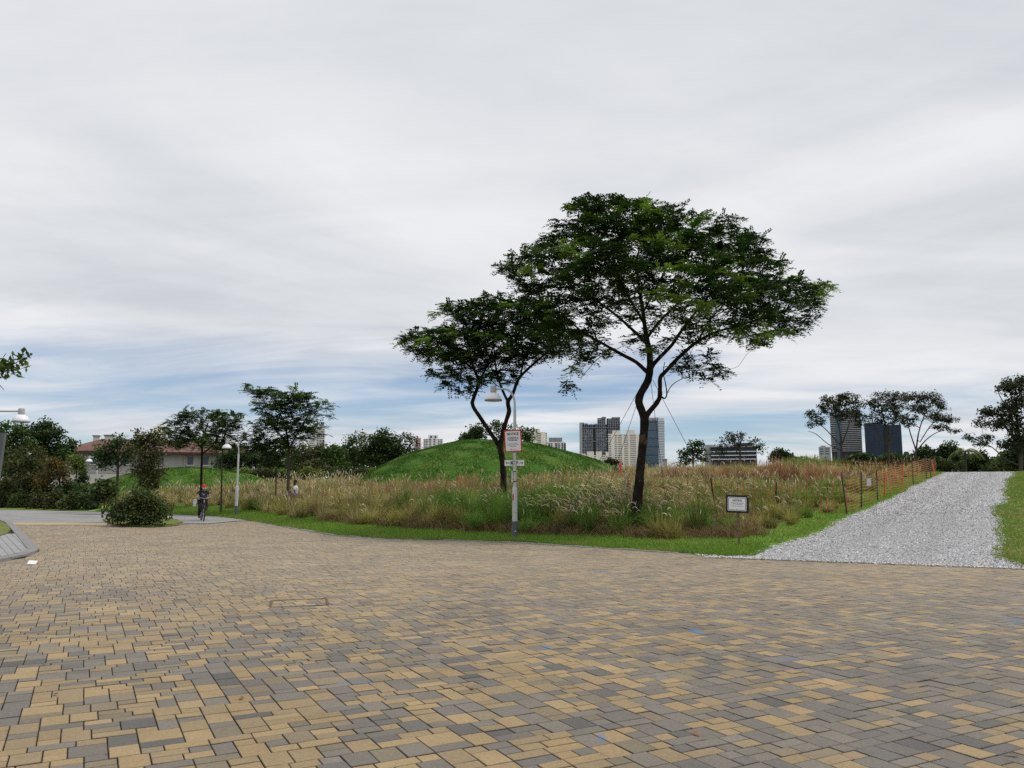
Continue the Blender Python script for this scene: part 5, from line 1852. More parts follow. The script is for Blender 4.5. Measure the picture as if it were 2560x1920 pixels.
plate(rrect(pw, ph, .008, 2), 0, .014, 'board', m_red, notice)
plate(rrect(pw - .072, ph - .072, .03), -.003, 0.0, 'face', m_white, notice)
RX = (PI / 2, 0, 0)
text_part('lettering', 'NOTICE', .105, m_ink, notice, (0, -.005, .205), RX, .0035, stretch=.92)
for s, z in (('NO LIGHTING IS', .105), ('PROVIDED IN THE', .060), ('NATURE AREA', .015)):
    text_part('lettering', s, .045, m_navy, notice, (0, -.005, z), RX, .0016, stretch=.9)
for s, z in (('For your own safety,', -.07), ('please do not enter the area', -.112), ('during darkness.', -.154)):
    text_part('lettering', s, .036, m_ink, notice, (0, -.005, z), RX, .0006, stretch=.82)
plate([(-.085, -.225), (-.055, -.225), (-.05, -.26), (-.07, -.275), (-.068, -.25), (-.09, -.245)], -.0055, -.0035, 'emblem', m_ink, notice)
print_line(notice, -.03, .11, -.248, .010, -.0055, m_ink)

# direction sign behind the pole
ds = at(1286, 1157.5, YLP + .058)
dirs_ = tag(empty('direction_sign', tuple(ds)), 'small white arrow sign for toilets and parking below the notice', 'sign')
plate(rrect(.585, .172, .008, 2), -.006, .006, 'board', m_white, dirs_)


def arrow(x0, x1, w, hd):
    s = 1 if x1 > x0 else -1
    return [(x0, -w), (x1 - s * hd, -w), (x1 - s * hd, -hd * .62), (x1, 0), (x1 - s * hd, hd * .62), (x1 - s * hd, w), (x0, w)]


plate(arrow(-.125, -.262, .0085, .045), -.009, -.0062, 'arrow', m_ink, dirs_)
plate(arrow(.155, .268, .0085, .045), -.009, -.0062, 'arrow', m_ink, dirs_)
for x, fem in ((-.098, False), (-.066, True)):
    plate([(x + .0115 * math.cos(a), .043 + .0115 * math.sin(a)) for a in np.linspace(0, 2 * PI, 11)[:-1]], -.009, -.0062, 'figure_head', m_ink, dirs_)
    body = [(x - .016, .028), (x + .016, .028), (x + .014, -.008), (x + .008, -.008), (x + .007, -.05), (x - .007, -.05), (x - .008, -.008), (x - .014, -.008)] if not fem else \
        [(x - .010, .028), (x + .010, .028), (x + .022, -.018), (x + .009, -.018), (x + .008, -.05), (x - .008, -.05), (x - .009, -.018), (x - .022, -.018)]
    plate(body, -.009, -.0062, 'figure_body', m_ink, dirs_)
text_part('lettering', 'P', .085, m_ink, dirs_, (.088, -.009, .004), RX, .004)
plate([(.117, -.03), (.143, -.03), (.143, -.024), (.117, -.022)], -.009, -.0062, 'small_mark', m_ink, dirs_)
for z in (-.035, .04):
    MB().lathe([(.049, z - .006), (.053, z - .006), (.053, z + .006), (.049, z + .006)], 14, (-.0, -.058, 0)).build('clamp_band', m_rim, dirs_, True)

# black framed notice on a stake
sp = hit(1848, 1366)
YS = sp[1]
st_ = tag(empty('stake_sign', (sp[0], YS, sp[2])), 'black framed notice on a wooden stake in front of the tall grass', 'sign')
bc = at(1843.5, 1260, YS - .03) - np.array((sp[0], YS, sp[2]))
m_wood = mat('weathered_wood', (.15, .105, .07), .9, var=.35, vscale=14, bump=.5, bscale=60)
MB().box((0, .0, (bc[2] + .1) / 2 - .1), (.05, .035, bc[2] + .3)).build('stake', m_wood, st_)
fr_ = empty('sign_panel', tuple(bc))
bpy.data.objects.remove(fr_)
bw, bh = .565, .435
bd = plate(rrect(bw, bh, .006, 2), -.012, .004, 'board', m_black, st_)
bd.location = tuple(bc)
bd.rotation_euler = (0, rad(2.2), 0)
w1 = plate(rrect(.46, .335, .02), -.0155, -.0125, 'paper', m_white, bd)
w1.location = (-.012, 0, 0)
for s_, a_ in ((.43, .305),):
    outer, inner = rrect(s_, a_, .02), rrect(s_ - .022, a_ - .022, .014)
    n_ = len(outer)
    vs = [(p[0], -.0175, p[1]) for p in outer] + [(p[0], -.0175, p[1]) for p in inner]
    fs = [(i, (i + 1) % n_, n_ + (i + 1) % n_, n_ + i) for i in range(n_)]
    q_ = MB().add(vs, fs).build('printed_border', m_ink, bd)
    q_.location = (-.012, 0, 0)
text_part('lettering', 'NOTICE', .062, m_navy, bd, (-.012, -.018, .085), RX, .002)
for a_, b_, z in ((-.165, .145, .025), (-.135, .11, -.003), (-.145, .12, -.052)):
    print_line(bd, a_, b_, z, .011 if z > -.02 else .008, -.0180, m_ink)
plate([(-.02, -.118), (-.008, -.112), (-.004, -.13), (-.016, -.132)], -.0195, -.0175, 'emblem', m_ink, bd)
plate([(.245, .17), (.275, .178), (.272, .195), (.25, .19)], -.0145, -.0125, 'sticker', m_white, bd)

# grey board at the left edge
gb = at(-70, 1190, 20)
gboard = tag(empty('grey_board', (gb[0], 20, 0.0)), 'tall grey sign board cut by the left edge of the picture', 'sign board')
zt, zl = at(0, 1082, 20)[2], at(0, 1232, 20)[2]
xr = at(14, 1082, 20)[0] - gb[0]
m_gb = mat('grey_board_face', (.115, .125, .13), .6, var=.1, vscale=3)
vs = [(xr - 1.3, -.05, zl), (xr - .09, -.05, zl), (xr, -.05, zt), (xr - 1.3, -.05, zt), (xr - 1.3, .05, zl), (xr - .09, .05, zl), (xr, .05, zt), (xr - 1.3, .05, zt)]
MB().add(vs, [(0, 1, 2, 3), (7, 6, 5, 4), (0, 4, 5, 1), (1, 5, 6, 2), (2, 6, 7, 3), (3, 7, 4, 0)]).build('board', m_gb, gboard)
for x in (xr - .125, xr - 1.2):
    MB().box((x, 0, zl / 2 - .1), (.07, .07, zl + .2)).build('post', m_black, gboard)

# ropes holding the big tree
m_rope = mat('guy_rope', (.03, .035, .04), .8)
m_stk = mat('stake_dark', (.05, .032, .024), .9, var=.3, vscale=20)
anch = at(1618, 950, YB)
GRO = 'guy ropes holding the big tree'
for (u0, v0, u1, v1, dy, lab) in ((1607, 957, 1455, 1225, -1.0, 'thin rope from the big tree down to the left in front of the towers'), (1592, 1010, 1515, 1232, .9, 'steep thin rope just left of the big tree trunk'),
                                  (1627, 955, 1664, 1248, 2.6, 'thin rope dropping in front of the glass tower'), (1632, 950, 1790, 1245, -.6, 'long thin rope from the big tree down to the right')):
    a = at(u0, v0, YB + (.10 if dy > 0 else -.10))
    b = at(u1, v1, YB + dy)
    gz = float(H(b[0], b[1]))
    d = b - a
    f = (gz - .05 - a[2]) / d[2]
    e = a + d * f
    t = tag(empty('guy_rope', tuple(e)), lab, 'rope', GRO)
    mid = (a + e) / 2 - np.array((0, 0, .05))
    MB().tube(smooth_curve([a - e, mid - e, (0, 0, 0)], 6), .0075, 5).build('rope', m_rope, t)
    MB().tube([(0, 0, -.15), (.03, 0, .30)], [.025, .02], 6).build('peg', m_stk, t)
# wooden guard stake beside the right rope
gs = hit(1789, 1275)
b = at(1777, 1195, gs[1])
tag(MB().tube([tuple(gs - np.array((0, 0, .2))), tuple(b)], [.035, .028], 7).build('wooden_stake', m_stk), 'leaning dark stake in the grass left of the black framed notice', 'stake')
sl = hit(1570, 1282)
b = at(1571, 1202, sl[1])
m_redp = mat('red_paint', (.35, .045, .03), .7, var=.2, vscale=10)
tag(MB().tube([(sl[0], sl[1], sl[2] - .2), tuple(b)], [.05, .045], 8).build('red_stake', m_redp), 'red painted stake wrapped in net left of the big tree trunk', 'stake')

# ================================================================== ORANGE NET FENCES
m_net = mat('orange_net', (.50, .13, .045), .6, var=.25, vscale=4, trans=.2)
m_netp = mat('faded_net', (.52, .34, .15), .65, var=.25, vscale=4, trans=.2)
m_netr = mat('dark_red_net', (.17, .04, .03), .7, var=.25, vscale=4)


def net(parent, a, b, h0, h1, zoff, org, dv=.16, dh=.11, m_v=None, m_h=None, sag=.10, wv=.022, wh=.010, lean=0.0):
    """plastic mesh between two posts: upright bands and thin sagging lines, two materials as two parts"""
    a, b = np.array(a), np.array(b)
    L_ = np.linalg.norm(b[:2] - a[:2])
    nv_ = max(2, int(L_ / dv))
    t_ = (b - a) / L_
    nrm = np.array((-t_[1], t_[0], 0))
    mv, mh = MB(), MB()

    def P(s, h):
        x, y = a[0] + (b[0] - a[0]) * s, a[1] + (b[1] - a[1]) * s
        g = float(H(x, y))
        hh = h0 + (h1 - h0) * s
        z = g + zoff + (hh - zoff) * h - sag * math.sin(PI * s) * (.3 + .7 * h)
        w = .03 * math.sin(s * 9 + h * 4)
        return np.array((x, y, z)) + nrm * (w + lean * h) - org
    for i in range(nv_ + 1):
        s = i / nv_
        p0, p1, p2_ = P(s, 0), P(s, .5), P(s, 1)
        tv = np.array((t_[0], t_[1], 0)) * wv / 2
        mv.add([p0 - tv, p0 + tv, p1 + tv, p1 - tv, p2_ + tv, p2_ - tv], [(0, 1, 2, 3), (3, 2, 4, 5)])
    nh = max(3, int(h0 / dh))
    ns_ = max(4, int(L_ / .3))
    for j in range(nh + 1):
        h = j / nh
        for i in range(ns_):
            p0, p1 = P(i / ns_, h), P((i + 1) / ns_, h)
            up = np.array((0, 0, wh / 2))
            mh.add([p0 - up, p1 - up, p1 + up, p0 + up], [(0, 1, 2, 3)])
    v_ = mv.build('net_bands', m_v or m_net, parent)
    h_ = mh.build('net_lines', m_h or m_netp, parent)
    v_['kind'] = 'stuff'
    h_['kind'] = 'stuff'


def fence(label, bases, tops, ms, group='orange safety net fences', dv=.16, dh=.11, m_v=None, m_h=None, h=1.0, posts=True, zoff=.05, wv=.022, wh=.011):
    org = np.array(bases[0])
    t = tag(empty('net_fence', tuple(org)), label, 'fence', group)
    for i, bq in enumerate(bases):
        if posts and tops[i] is not None:
            MB().tube([tuple(bq - org - np.array((0, 0, .25))), tuple(tops[i] - org)], [.028, .024], 6).build('post', ms[i % len(ms)], t)
    for i in range(len(bases) - 1):
        net(t, bases[i], bases[i + 1], h, h, zoff, org, dv, dh, m_v, m_h, .04 + .05 * (i % 3), wv, wh)
    return t


m_post = mat('fence_post_dark', (.06, .05, .045), .85, var=.3, vscale=12)
m_posto = mat('fence_post_orange', (.50, .13, .05), .7, var=.3, vscale=8)
Bp = [(2119, 1287), (2153, 1272), (2194, 1253), (2211, 1244), (2235, 1231), (2258, 1226), (2283, 1213), (2316, 1198), (2327, 1195), (2341, 1191)]
Tp = [(2104, 1183), (2153, 1181), (2191, 1174), (2213, 1178), (2230, 1166), (2256, 1162), (2280, 1152), (2313, 1147), (2325, 1143), (2329, 1150)]
bases = [hit(*p) for p in Bp]
tops = [at(p[0], p[1], b[1]) for p, b in zip(Tp, bases)]
fence('orange net fence with posts climbing beside the gravel path', bases, tops, [m_post, m_post, m_post, m_posto, m_posto, m_posto], h=1.12)
lb = [bases[0]] + [hit(u, v) for u, v in ((2020, 1285), (1940, 1282), (1860, 1278), (1790, 1275), (1720, 1272), (1640, 1272), (1570, 1272), (1500, 1268), (1440, 1266))]
fence('orange net fence running through the grass behind the black framed notice', lb, [None] * 2 + [at(1941, 1205, lb[2][1])] + [None] * 7, [m_post], h=1.08, dv=.19, dh=.14, wv=.018, wh=.008)
cr = [np.array((x, y, float(H(x, y)))) for x, y in ((25.0, 48.5), (23.6, 49.8), (22.0, 51.0), (20.4, 52.2))]
fence('dark red net fence along the crest below the umbrella trees', cr, [c + np.array((0, 0, 1.1)) for c in cr], [m_post], h=.85, dv=.25, dh=.2, m_v=m_netr, m_h=m_netr, wv=.05, wh=.03)
hp_ = [np.array((x, y, float(H(x, y)))) for x, y in ((1.0, 47.5), (3.2, 47.0), (5.4, 47.0), (7.6, 47.6))]
fence('faded orange net along the right foot of the tall mound', hp_, [None, c_ if (c_ := hp_[1] + np.array((0, 0, 1.15))) is not None else None, None, hp_[3] + np.array((0, 0, 1.15))], [m_posto], h=.9, dv=.25, dh=.2, wv=.025, wh=.015)
hp_ = [hit(1141, 1236), hit(1166, 1236)]
fence('small loose heap of orange net in the grass left of the front lamp', hp_, [hp_[0] + np.array((.1, 0, 1.0)), None], [m_posto], h=.98, dv=.07, dh=.07, wv=.02, wh=.02)
# paper on the fence
fp = at(2172, 1205, bases[1][1] + .9)
pn = tag(plate([(-.09, -.15), (.08, -.13), (.09, .15), (-.07, .13)], -.003, .003, 'paper_notice', mat('lilac_paper', (.55, .50, .58), .7), None), 'pale lilac paper notice tied to the orange fence', 'paper')
pn.location = tuple(fp)
# red pointed cone far in the meadow
cx_ = at(1551, 1200, 50)
zc_ = float(H(cx_[0], 50))
zt_ = at(1552, 1147, 50)[2]
cone = tag(empty('red_cone', (cx_[0], 50, zc_)), 'red pointed cone standing in the grass before the cream high-rise', 'cone')
MB().lathe([(.0, zt_ - zc_), (.02, zt_ - zc_ - .03), (.06, zt_ - zc_ - .45), (.11, zt_ - zc_ - .85), (.115, zt_ - zc_ - .90), (.0, zt_ - zc_ - .90)], 14).build('cone_body', mat('cone_red', (.55, .035, .03), .6), cone, True)
MB().tube([(0, 0, -.1), (0, 0, zt_ - zc_ - 1.0)], .03, 6).build('stake', m_stk, cone)

# inspection cover set in the pavers
ca = ground(748, 1507)
cov_ = tag(empty('access_cover', (ca[0], ca[1], 0), rad(14.6)), 'paver filled access cover outlined by two rusty bars in the plaza', 'access cover')
m_rust = mat('rusty_iron', (.16, .09, .06), .8, var=.3, vscale=30, metal=.3)
for x in (-.37, .37):
    MB().box((x, 0, .002), (.030, .60, .012)).build('frame_bar', m_rust, cov_)
for y in (-.32, .32):
    MB().box((0, y, .0005), (.70, .012, .008)).build('frame_slot', m_black, cov_)

# litter
m_leafd = mat('dead_leaf', (.22, .10, .04), .8, var=.4, vscale=40)
gp = ground(80, 1412)
pb = tag(plate([(-.06, -.045), (.055, -.05), (.065, .04), (-.05, .05)], 0, .004, 'paper_scrap', m_white, None), 'white scrap of paper lying on the pavers at the left', 'paper')
pb.location = (gp[0], gp[1], .045)
pb.rotation_euler = (PI / 2 + .5, .1, .15)
pb.scale = (1.4, 1.4, 1.4)
gl_ = None
spots = [(140, 1738, 'dry brown leaf on the pavers near the lower left edge, the lowest one there'), (108, 1664, 'dry leaf on the pavers close to the left edge, above another leaf'), (1180, 1724, 'dry leaf on the pavers left of the lower middle'),
         (268, 1885, 'dry leaf in the bottom left corner of the pavers'), (2170, 1656, 'dry leaf on the grey pavers at the lower right, left of the last one'), (1567, 1533, 'dry leaf on the pavers in the middle, below the black framed notice'),
         (2106, 1492, 'dry leaf on the pavers below the gravel path'), (1226, 1596, 'dry leaf on the pavers below the front lamp post'), (1740, 1840, 'dry leaf near the bottom edge right of the middle'),
         (604, 1748, 'dry leaf on the pavers below the access cover'), (1063, 1524, 'dry leaf on the pavers right of the access cover'), (2530, 1890, 'dry leaf in the bottom right corner of the pavers')]
for i, (u, v, lab) in enumerate(spots):
    g = ground(u, v)
    if gl_ is None:
        o = plate([(-.03, 0), (-.012, -.012), (.02, -.009), (.034, .002), (.018, .013), (-.014, .011)], 0, .002, 'fallen_leaf', m_leafd, None)
        gl_ = o.data
    else:
        o = link('fallen_leaf', gl_)
    s = random.uniform(.6, 1.3)
    o.location = (g[0], g[1], .012)
    o.rotation_euler = (PI / 2 + random.uniform(-.35, .35), random.uniform(-.35, .35), random.uniform(0, 6.28))
    o.scale = (s, s, s)
    tag(o, lab, 'leaf', 'dry leaves scattered on the pavers')
# ================================================================== BUILDINGS
m_cream = mat('cream_render', (.85, .81, .71), .8, var=.05, vscale=.2)
m_wht = mat('white_render', (.80, .79, .77), .8, var=.05, vscale=.2)
m_pink = mat('pinkish_render', (.66, .52, .48), .8, var=.05, vscale=.2)
m_win = mat('window_dark', (.07, .085, .11), .25, spec=.6)
m_gla = mat('glass_blue', (.06, .125, .18), .25, var=.15, vscale=.08, spec=.4)
m_glb = mat('glass_dark_blue', (.018, .04, .075), .3, var=.2, vscale=.15, spec=.25)
m_glp = mat('glass_pale', (.30, .36, .42), .2, spec=.7)
m_con = mat('concrete_grey', (.42, .43, .45), .85, var=.08, vscale=.3)
m_dcon = mat('concrete_dark', (.05, .055, .062), .8, var=.1, vscale=.3)
m_shd = mat('louvre_grey', (.28, .29, .31), .7)


class Bld:
    """a building whose front is described in picture columns at its own distance"""

    def __init__(self, name, label, u0, u1, vb, Y, depth, group=None):
        self.Y = Y
        c = at((u0 + u1) / 2, vb, Y)
        self.o = np.array((c[0], Y, 0.0))
        self.e = tag(empty(name, tuple(self.o)), label, 'building', group)
        phi = math.atan2(c[0], Y)                 # fronts look across the park
        self.e.rotation_euler = (0, 0, -phi)
        self.e.scale = (math.cos(phi), 1, 1)
        self.depth = depth
        self.cache = {}

    def x(self, u):
        return at(u, 1150, self.Y)[0] - self.o[0]

    def z(self, v):
        return at(1280, v, self.Y)[2] - self.o[2]

    def block(self, name, m, u0, u1, v0, v1, front=0.0, depth=None, parent=None):
        """a box from column u0 to u1 and from height v0 (top) to v1 (bottom); front = metres proud of the facade"""
        d = self.depth if depth is None else depth
        x0, x1, z0, z1 = self.x(u0), self.x(u1), self.z(v1), self.z(v0)
        sx, sy, sz = round(x1 - x0, 2), round(d, 2), round(z1 - z0, 2)
        key = (name, m.name, sx, sy, sz)
        if key not in self.cache:
            b = MB().box((0, 0, 0), (sx, sy, sz)).build(name, m, parent or self.e)
            self.cache[key] = b.data
        else:
            b = link(name, self.cache[key], None, parent or self.e)
        b.location = ((x0 + x1) / 2, -front + d / 2, (z0 + z1) / 2)
        return b


# cream high-rise behind the big tree trunk
B = Bld('cream_high_rise', 'cream high-rise with rows of strip windows left of the big tree trunk', 1521, 1606, 1165, 960, 22)
B.block('core', m_win, 1522, 1606, 1086, 1222)
B.block('rooftop_block', m_cream, 1532, 1551, 1076, 1086.5, .5, 14)
B.block('rooftop_block', m_cream, 1567, 1588, 1075, 1086.5, .5, 14)
for a_, b_ in ((1528.5, 1537), (1543, 1545), (1555.5, 1560.5), (1571, 1575.5), (1590.5, 1607)):
    B.block('pier', m_cream, a_, b_, 1085, 1222, .75, 3)
for k_ in range(29):
    v = 1084.6 + k_ * 4.62
    B.block('spandrel', m_cream, 1521, 1607, v, v + 2.75, .45, 3)
# low cream block at its foot
B = Bld('low_cream_block', 'low cream block of flats at the foot of the dark condominium', 1468, 1522, 1160, 930, 18)
B.block('core', m_win, 1469, 1521.5, 1140, 1222)
for a_, b_, v in ((1452, 1464, 1134), (1468, 1485, 1129), (1490, 1505, 1129), (1515, 1522, 1130)):
    B.block('stair_tower', m_cream, a_, b_, v, 1222, 1.0, 12)
for k_ in range(12):
    v = 1138 + k_ * 4.6
    B.block('spandrel', m_cream, 1464, 1522, v, v + 2.7, .45, 3)
for u in (1475, 1500, 1515):
    B.block('pier', m_cream, u - 2, u + 2, 1139, 1222, .7, 3)
# dark condominium
B = Bld('dark_condominium', 'dark grey condominium tower with stepped tops and sky terraces', 1449, 1552, 1140, 1100, 26)
B.block('core', m_glb, 1456, 1551, 1061, 1222)
B.block('core', m_glb, 1495, 1515.5, 1045, 1062)
B.block('core', m_glb, 1518, 1551, 1046, 1062)
B.block('side_wall', m_con, 1449, 1456.5, 1061, 1222, .5)
B.block('side_wall', m_con, 1449.5, 1458, 1056, 1061.5, .3, 10)
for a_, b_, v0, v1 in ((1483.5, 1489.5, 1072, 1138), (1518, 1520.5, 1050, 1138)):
    B.block('dark_column', m_black, a_, b_, v0, v1, .9, 2)  # black upright strips for the dark columns of the front
for v0 in (1068.5, 1102.5):
    B.block('sky_terrace', m_shd, 1456, 1547, v0, v0 + 1.3, 1.6, 6)
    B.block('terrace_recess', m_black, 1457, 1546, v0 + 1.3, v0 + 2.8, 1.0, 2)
for k_ in range(18):
    v = 1072.5 + k_ * 3.7
    if abs(v - 1103) < 2.2:
        continue
    B.block('floor_edge', m_con, 1457, 1483, v, v + .75, .7, 2)
    B.block('floor_edge', m_con, 1490, 1518, v, v + .75, .7, 2)
    B.block('floor_edge', m_con, 1521, 1551.5, v, v + .75, .7, 2)
for k_ in range(5):
    v = 1047 + k_ * 3.9
    B.block('floor_edge', m_con, 1519, 1551.5, v, v + .8, .7, 2)
    B.block('floor_edge', m_con, 1496, 1516, v - 1, v - .2, .7, 2)
for u in (1462, 1467, 1472.5, 1478, 1482.5, 1491, 1495, 1500, 1504.5, 1509, 1513.5, 1523, 1528, 1534, 1540, 1546, 1551):
    B.block('mullion', m_con, u - .35, u + .35, 1062 if u < 1495 else 1048, 1138, .85, 2)
for a_, b_, v in ((1457, 1462, 1056), (1463, 1470, 1058), (1475, 1482, 1060), (1487, 1494, 1059), (1496, 1503, 1048), (1505, 1516.5, 1042), (1522, 1530, 1046.5), (1530.5, 1552, 1043)):
    B.block('roof_room', m_con, a_, b_, v, v + 2.2, .8, 10)
    B.block('roof_room', m_dcon, a_ + .5, b_ - .5, v + 2.2, v + 5.5, .3, 8)
R7 = random.Random(3)
for k_ in range(46):
    u, v = R7.choice((1463, 1468, 1473.5, 1479, 1492, 1496, 1501, 1506, 1510, 1514.5)) + R7.uniform(0, 2), 1073.3 + R7.randrange(17) * 3.7
    if abs(v - 1104) < 3:
        continue
    B.block('window', m_glp, u, u + 2.2, v, v + 2.2, .4, 2)
# glass tower
B = Bld('glass_tower', 'blue glass office tower right of the big tree trunk', 1613, 1654, 1150, 1150, 24)
Yg = B.Y


def gp_(u, v, dy=0):
    p = at(u, v, Yg + dy)
    return p - B.o


f = [gp_(1606, 1222), gp_(1648.5, 1222), gp_(1645, 1044), gp_(1611, 1044)]
s = [gp_(1656, 1222, 22), gp_(1654, 1046, 22)]
bk = [gp_(1606, 1222, 30), gp_(1611, 1044, 30)]
MB().add([f[0], f[1], f[2], f[3], s[0], s[1], bk[0], bk[1]], [(0, 1, 2, 3), (2, 5, 7, 3), (0, 3, 7, 6), (6, 7, 5, 4)]).build('curtain_wall', m_gla, B.e)
MB().add([f[1], s[0], s[1], f[2]], [(0, 1, 2, 3)]).build('side_wall', m_glp, B.e)
B.block('crown', m_con, 1612, 1645.2, 1044.2, 1051, .4, 4)
B.block('sign', m_red, 1632.5, 1638.5, 1047.8, 1049.6, .8, 1)
for k_ in range(26):
    v = 1055 + k_ * 4.1
    f_ = (v - 1044) / (1222 - 1044)
    B.block('floor_edge', m_shd if k_ % 5 else m_dcon, 1611 - 5 * f_, 1645 + 3.5 * f_, v, v + (.5 if k_ % 5 else 1.1), .12, .6)
    q0, q1 = gp_(1645 + 3.6 * f_, v), gp_(1654 + 2 * f_, v + .4, 22)
    MB().add([q0 + np.array((.1, -.1, 0)), q1 + np.array((.3, 0, 0)), q1 + np.array((.3, 0, .7)), q0 + np.array((.1, -.1, .7))], [(0, 1, 2, 3)]).build('fin', m_dcon, B.e)
B = Bld('low_grey_box', 'small low grey building beside the foot of the glass tower', 1655, 1668, 1155, 800, 12)
B.block('wall', m_con, 1655, 1668, 1149, 1222)
B.block('roof_edge', m_shd, 1654.6, 1668.4, 1147, 1149, .4)
B.block('window', m_win, 1657, 1666, 1151, 1153, .1, 2)


def slab(name, label, u0, u1, vt, Y, wall, rows, r0, dr, cols, extras=(), depth=18, wm=None, wh=1.9):
    B = Bld(name, label, u0, u1, 1200, Y, depth)
    B.block('wall', wall, u0, u1, vt, 1222)
    for e in extras:
        B.block(*e)
    for k_ in range(rows):
        for a_, b_ in cols:
            B.block('window', wm or m_win, a_, b_, r0 + k_ * dr, r0 + k_ * dr + wh, .12, 1.0)
    return B


slab('white_point_block', 'white point block with stepped roof left of the tall mound', 1057, 1107, 1097, 900, m_wht, 8, 1098.5, 3.9, ((1059.5, 1063), (1064, 1068.5), (1072, 1077), (1083, 1087.5), (1094, 1098.5), (1100, 1104.5)),
     (('rooftop_block', m_wht, 1070, 1094, 1088, 1097.5, .5, 10), ('rooftop_recess', m_win, 1075, 1079, 1089.5, 1095, .8, 2), ('rooftop_recess', m_win, 1086, 1090, 1089.5, 1095, .8, 2), ('pier', m_wht, 1078, 1082, 1096, 1222, .8, 4), ('pier', m_wht, 1089, 1093, 1096, 1222, .8, 4)), wh=2.0)
slab('pink_point_block', 'pinkish tower block half hidden by trees left of the white one', 1033, 1052, 1094, 940, m_pink, 8, 1098, 4.2, ((1040, 1044), (1046.5, 1050)), (('brown_core', mat('brown_wall', (.28, .14, .12), .8), 1041, 1045, 1091, 1222, .6, 6), ('wall_panel', m_wht, 1033, 1039, 1095, 1222, .4, 6)))
slab('cream_slab_block', 'cream slab block rising behind the right shoulder of the mound', 1319, 1368, 1081, 880, m_cream, 9, 1083, 4.3, ((1322, 1331), (1343, 1352), (1364.5, 1368)), (('rooftop_block', m_cream, 1333, 1350, 1072, 1081.5, .5, 10), ('pier', m_cream, 1332, 1342, 1080, 1222, .8, 4), ('pier', m_cream, 1353, 1363, 1080, 1222, .8, 4)), wh=1.9)
B = slab('white_blue_flats', 'white and blue glass flats with grey louvred top behind the mound', 1368, 1414, 1105, 860, m_wht, 6, 1108, 4.2, ((1371, 1376), (1378, 1381), (1388, 1394), (1396, 1400), (1404, 1408)), (('louvre_box', m_shd, 1372, 1406, 1094, 1105.5, -1, 10), ('side_wall', m_dcon, 1410.5, 1415, 1108, 1222, .6, 6)), wm=m_glb, wh=3.2)
for k_ in range(14):
    B.block('louvre', m_con, 1372.6 + k_ * 2.4, 1373.6 + k_ * 2.4, 1094, 1104, -.5, 2)
slab('small_white_block', 'white block glimpsed between the trees behind the airy tree', 898, 917, 1082, 900, m_wht, 9, 1086, 4.4, ((900, 905), (908, 914)))
slab('white_striped_block', 'white banded tower beside the tallest young tree', 770, 811, 1064, 820, m_wht, 12, 1067, 4.6, ((773, 786), (790, 809)), (('rooftop_block', m_wht, 780, 795, 1057, 1064.5, .3, 8),))
slab('beige_block', 'beige tower block half hidden behind the young trees on the left', 378, 412, 1066, 780, m_cream, 10, 1070, 4.8, ((381, 388), (391, 398), (401, 409)), (('rooftop_block', m_cream, 388, 400, 1060, 1066.5, .3, 8),))
# right hand side
B = slab('striped_tower', 'tall striped tower with dark floor bands behind the leftmost umbrella tree', 2080, 2157, 1028, 640, m_dcon, 0, 0, 1, (), (('lift_core', m_gla, 2094, 2107, 1015, 1222, 1.0, 8),), wh=1)
for k_ in range(22):
    v = 1030 + k_ * 4.6
    B.block('floor_band', m_con, 2079, 2093.5, v, v + 1.7, .8, 3)
    B.block('floor_band', m_con, 2107.5, 2158, v, v + 1.7, .8, 3)
B = slab('dark_blue_office', 'dark blue glass office block of two volumes behind the umbrella trees', 2165, 2212, 1057, 600, m_glb, 0, 0, 1, ())
B.block('right_volume', m_glb, 2226, 2257, 1063, 1222, -1, 16)
B.block('link_strip', m_dcon, 2212, 2226, 1062, 1222, -3, 12)
for k_ in range(9):
    B.block('floor_edge', m_dcon, 2165.5, 2212, 1062 + k_ * 8, 1062.8 + k_ * 8, .15, 1)
    B.block('floor_edge', m_dcon, 2226, 2257, 1068 + k_ * 8, 1068.8 + k_ * 8, -.85, 1)
for u in (2176, 2188, 2200, 2236, 2247):
    B.block('mullion', m_dcon, u - .4, u + .4, 1063, 1222, .25 if u < 2212 else -.75, 1)
slab('small_grey_block', 'small grey block at the foot of the striped tower', 2048, 2078, 1117, 560, m_con, 3, 1121, 6, ((2051, 2060), (2063, 2074)), (('rooftop_block', m_shd, 2053, 2066, 1114, 1117.5, -1, 6),), wh=2.6)
B = Bld('terraced_office', 'dark low terraced office with pale floor bands right of the round tree', 1776, 1893, 1150, 420, 20)
B.block('core', m_dcon, 1777, 1892, 1118, 1222)
B.block('roof_block', m_dcon, 1841, 1883, 1107, 1118.5, -2, 10)
B.block('roof_slab', m_shd, 1774, 1893, 1115.5, 1118.2, .8, 20)
B.block('annex', m_con, 1761, 1784, 1110, 1222, -4, 12)
for v0 in (1128, 1137.5, 1147):
    B.block('floor_band', m_wht, 1778, 1893, v0, v0 + 2.0, 1.0, 4)
for k_ in range(24):
    u = 1780 + k_ * 4.7
    for v0 in (1119.2, 1130.5, 1140):
        B.block('window', m_glb, u, u + 3.6, v0, v0 + 6.5, .15, 1)
slab('far_white_block', 'low white banded building beyond the crest at the right', 2470, 2492, 1145, 420, m_wht, 3, 1148, 5, ((2471, 2491),), (), wh=2.2)

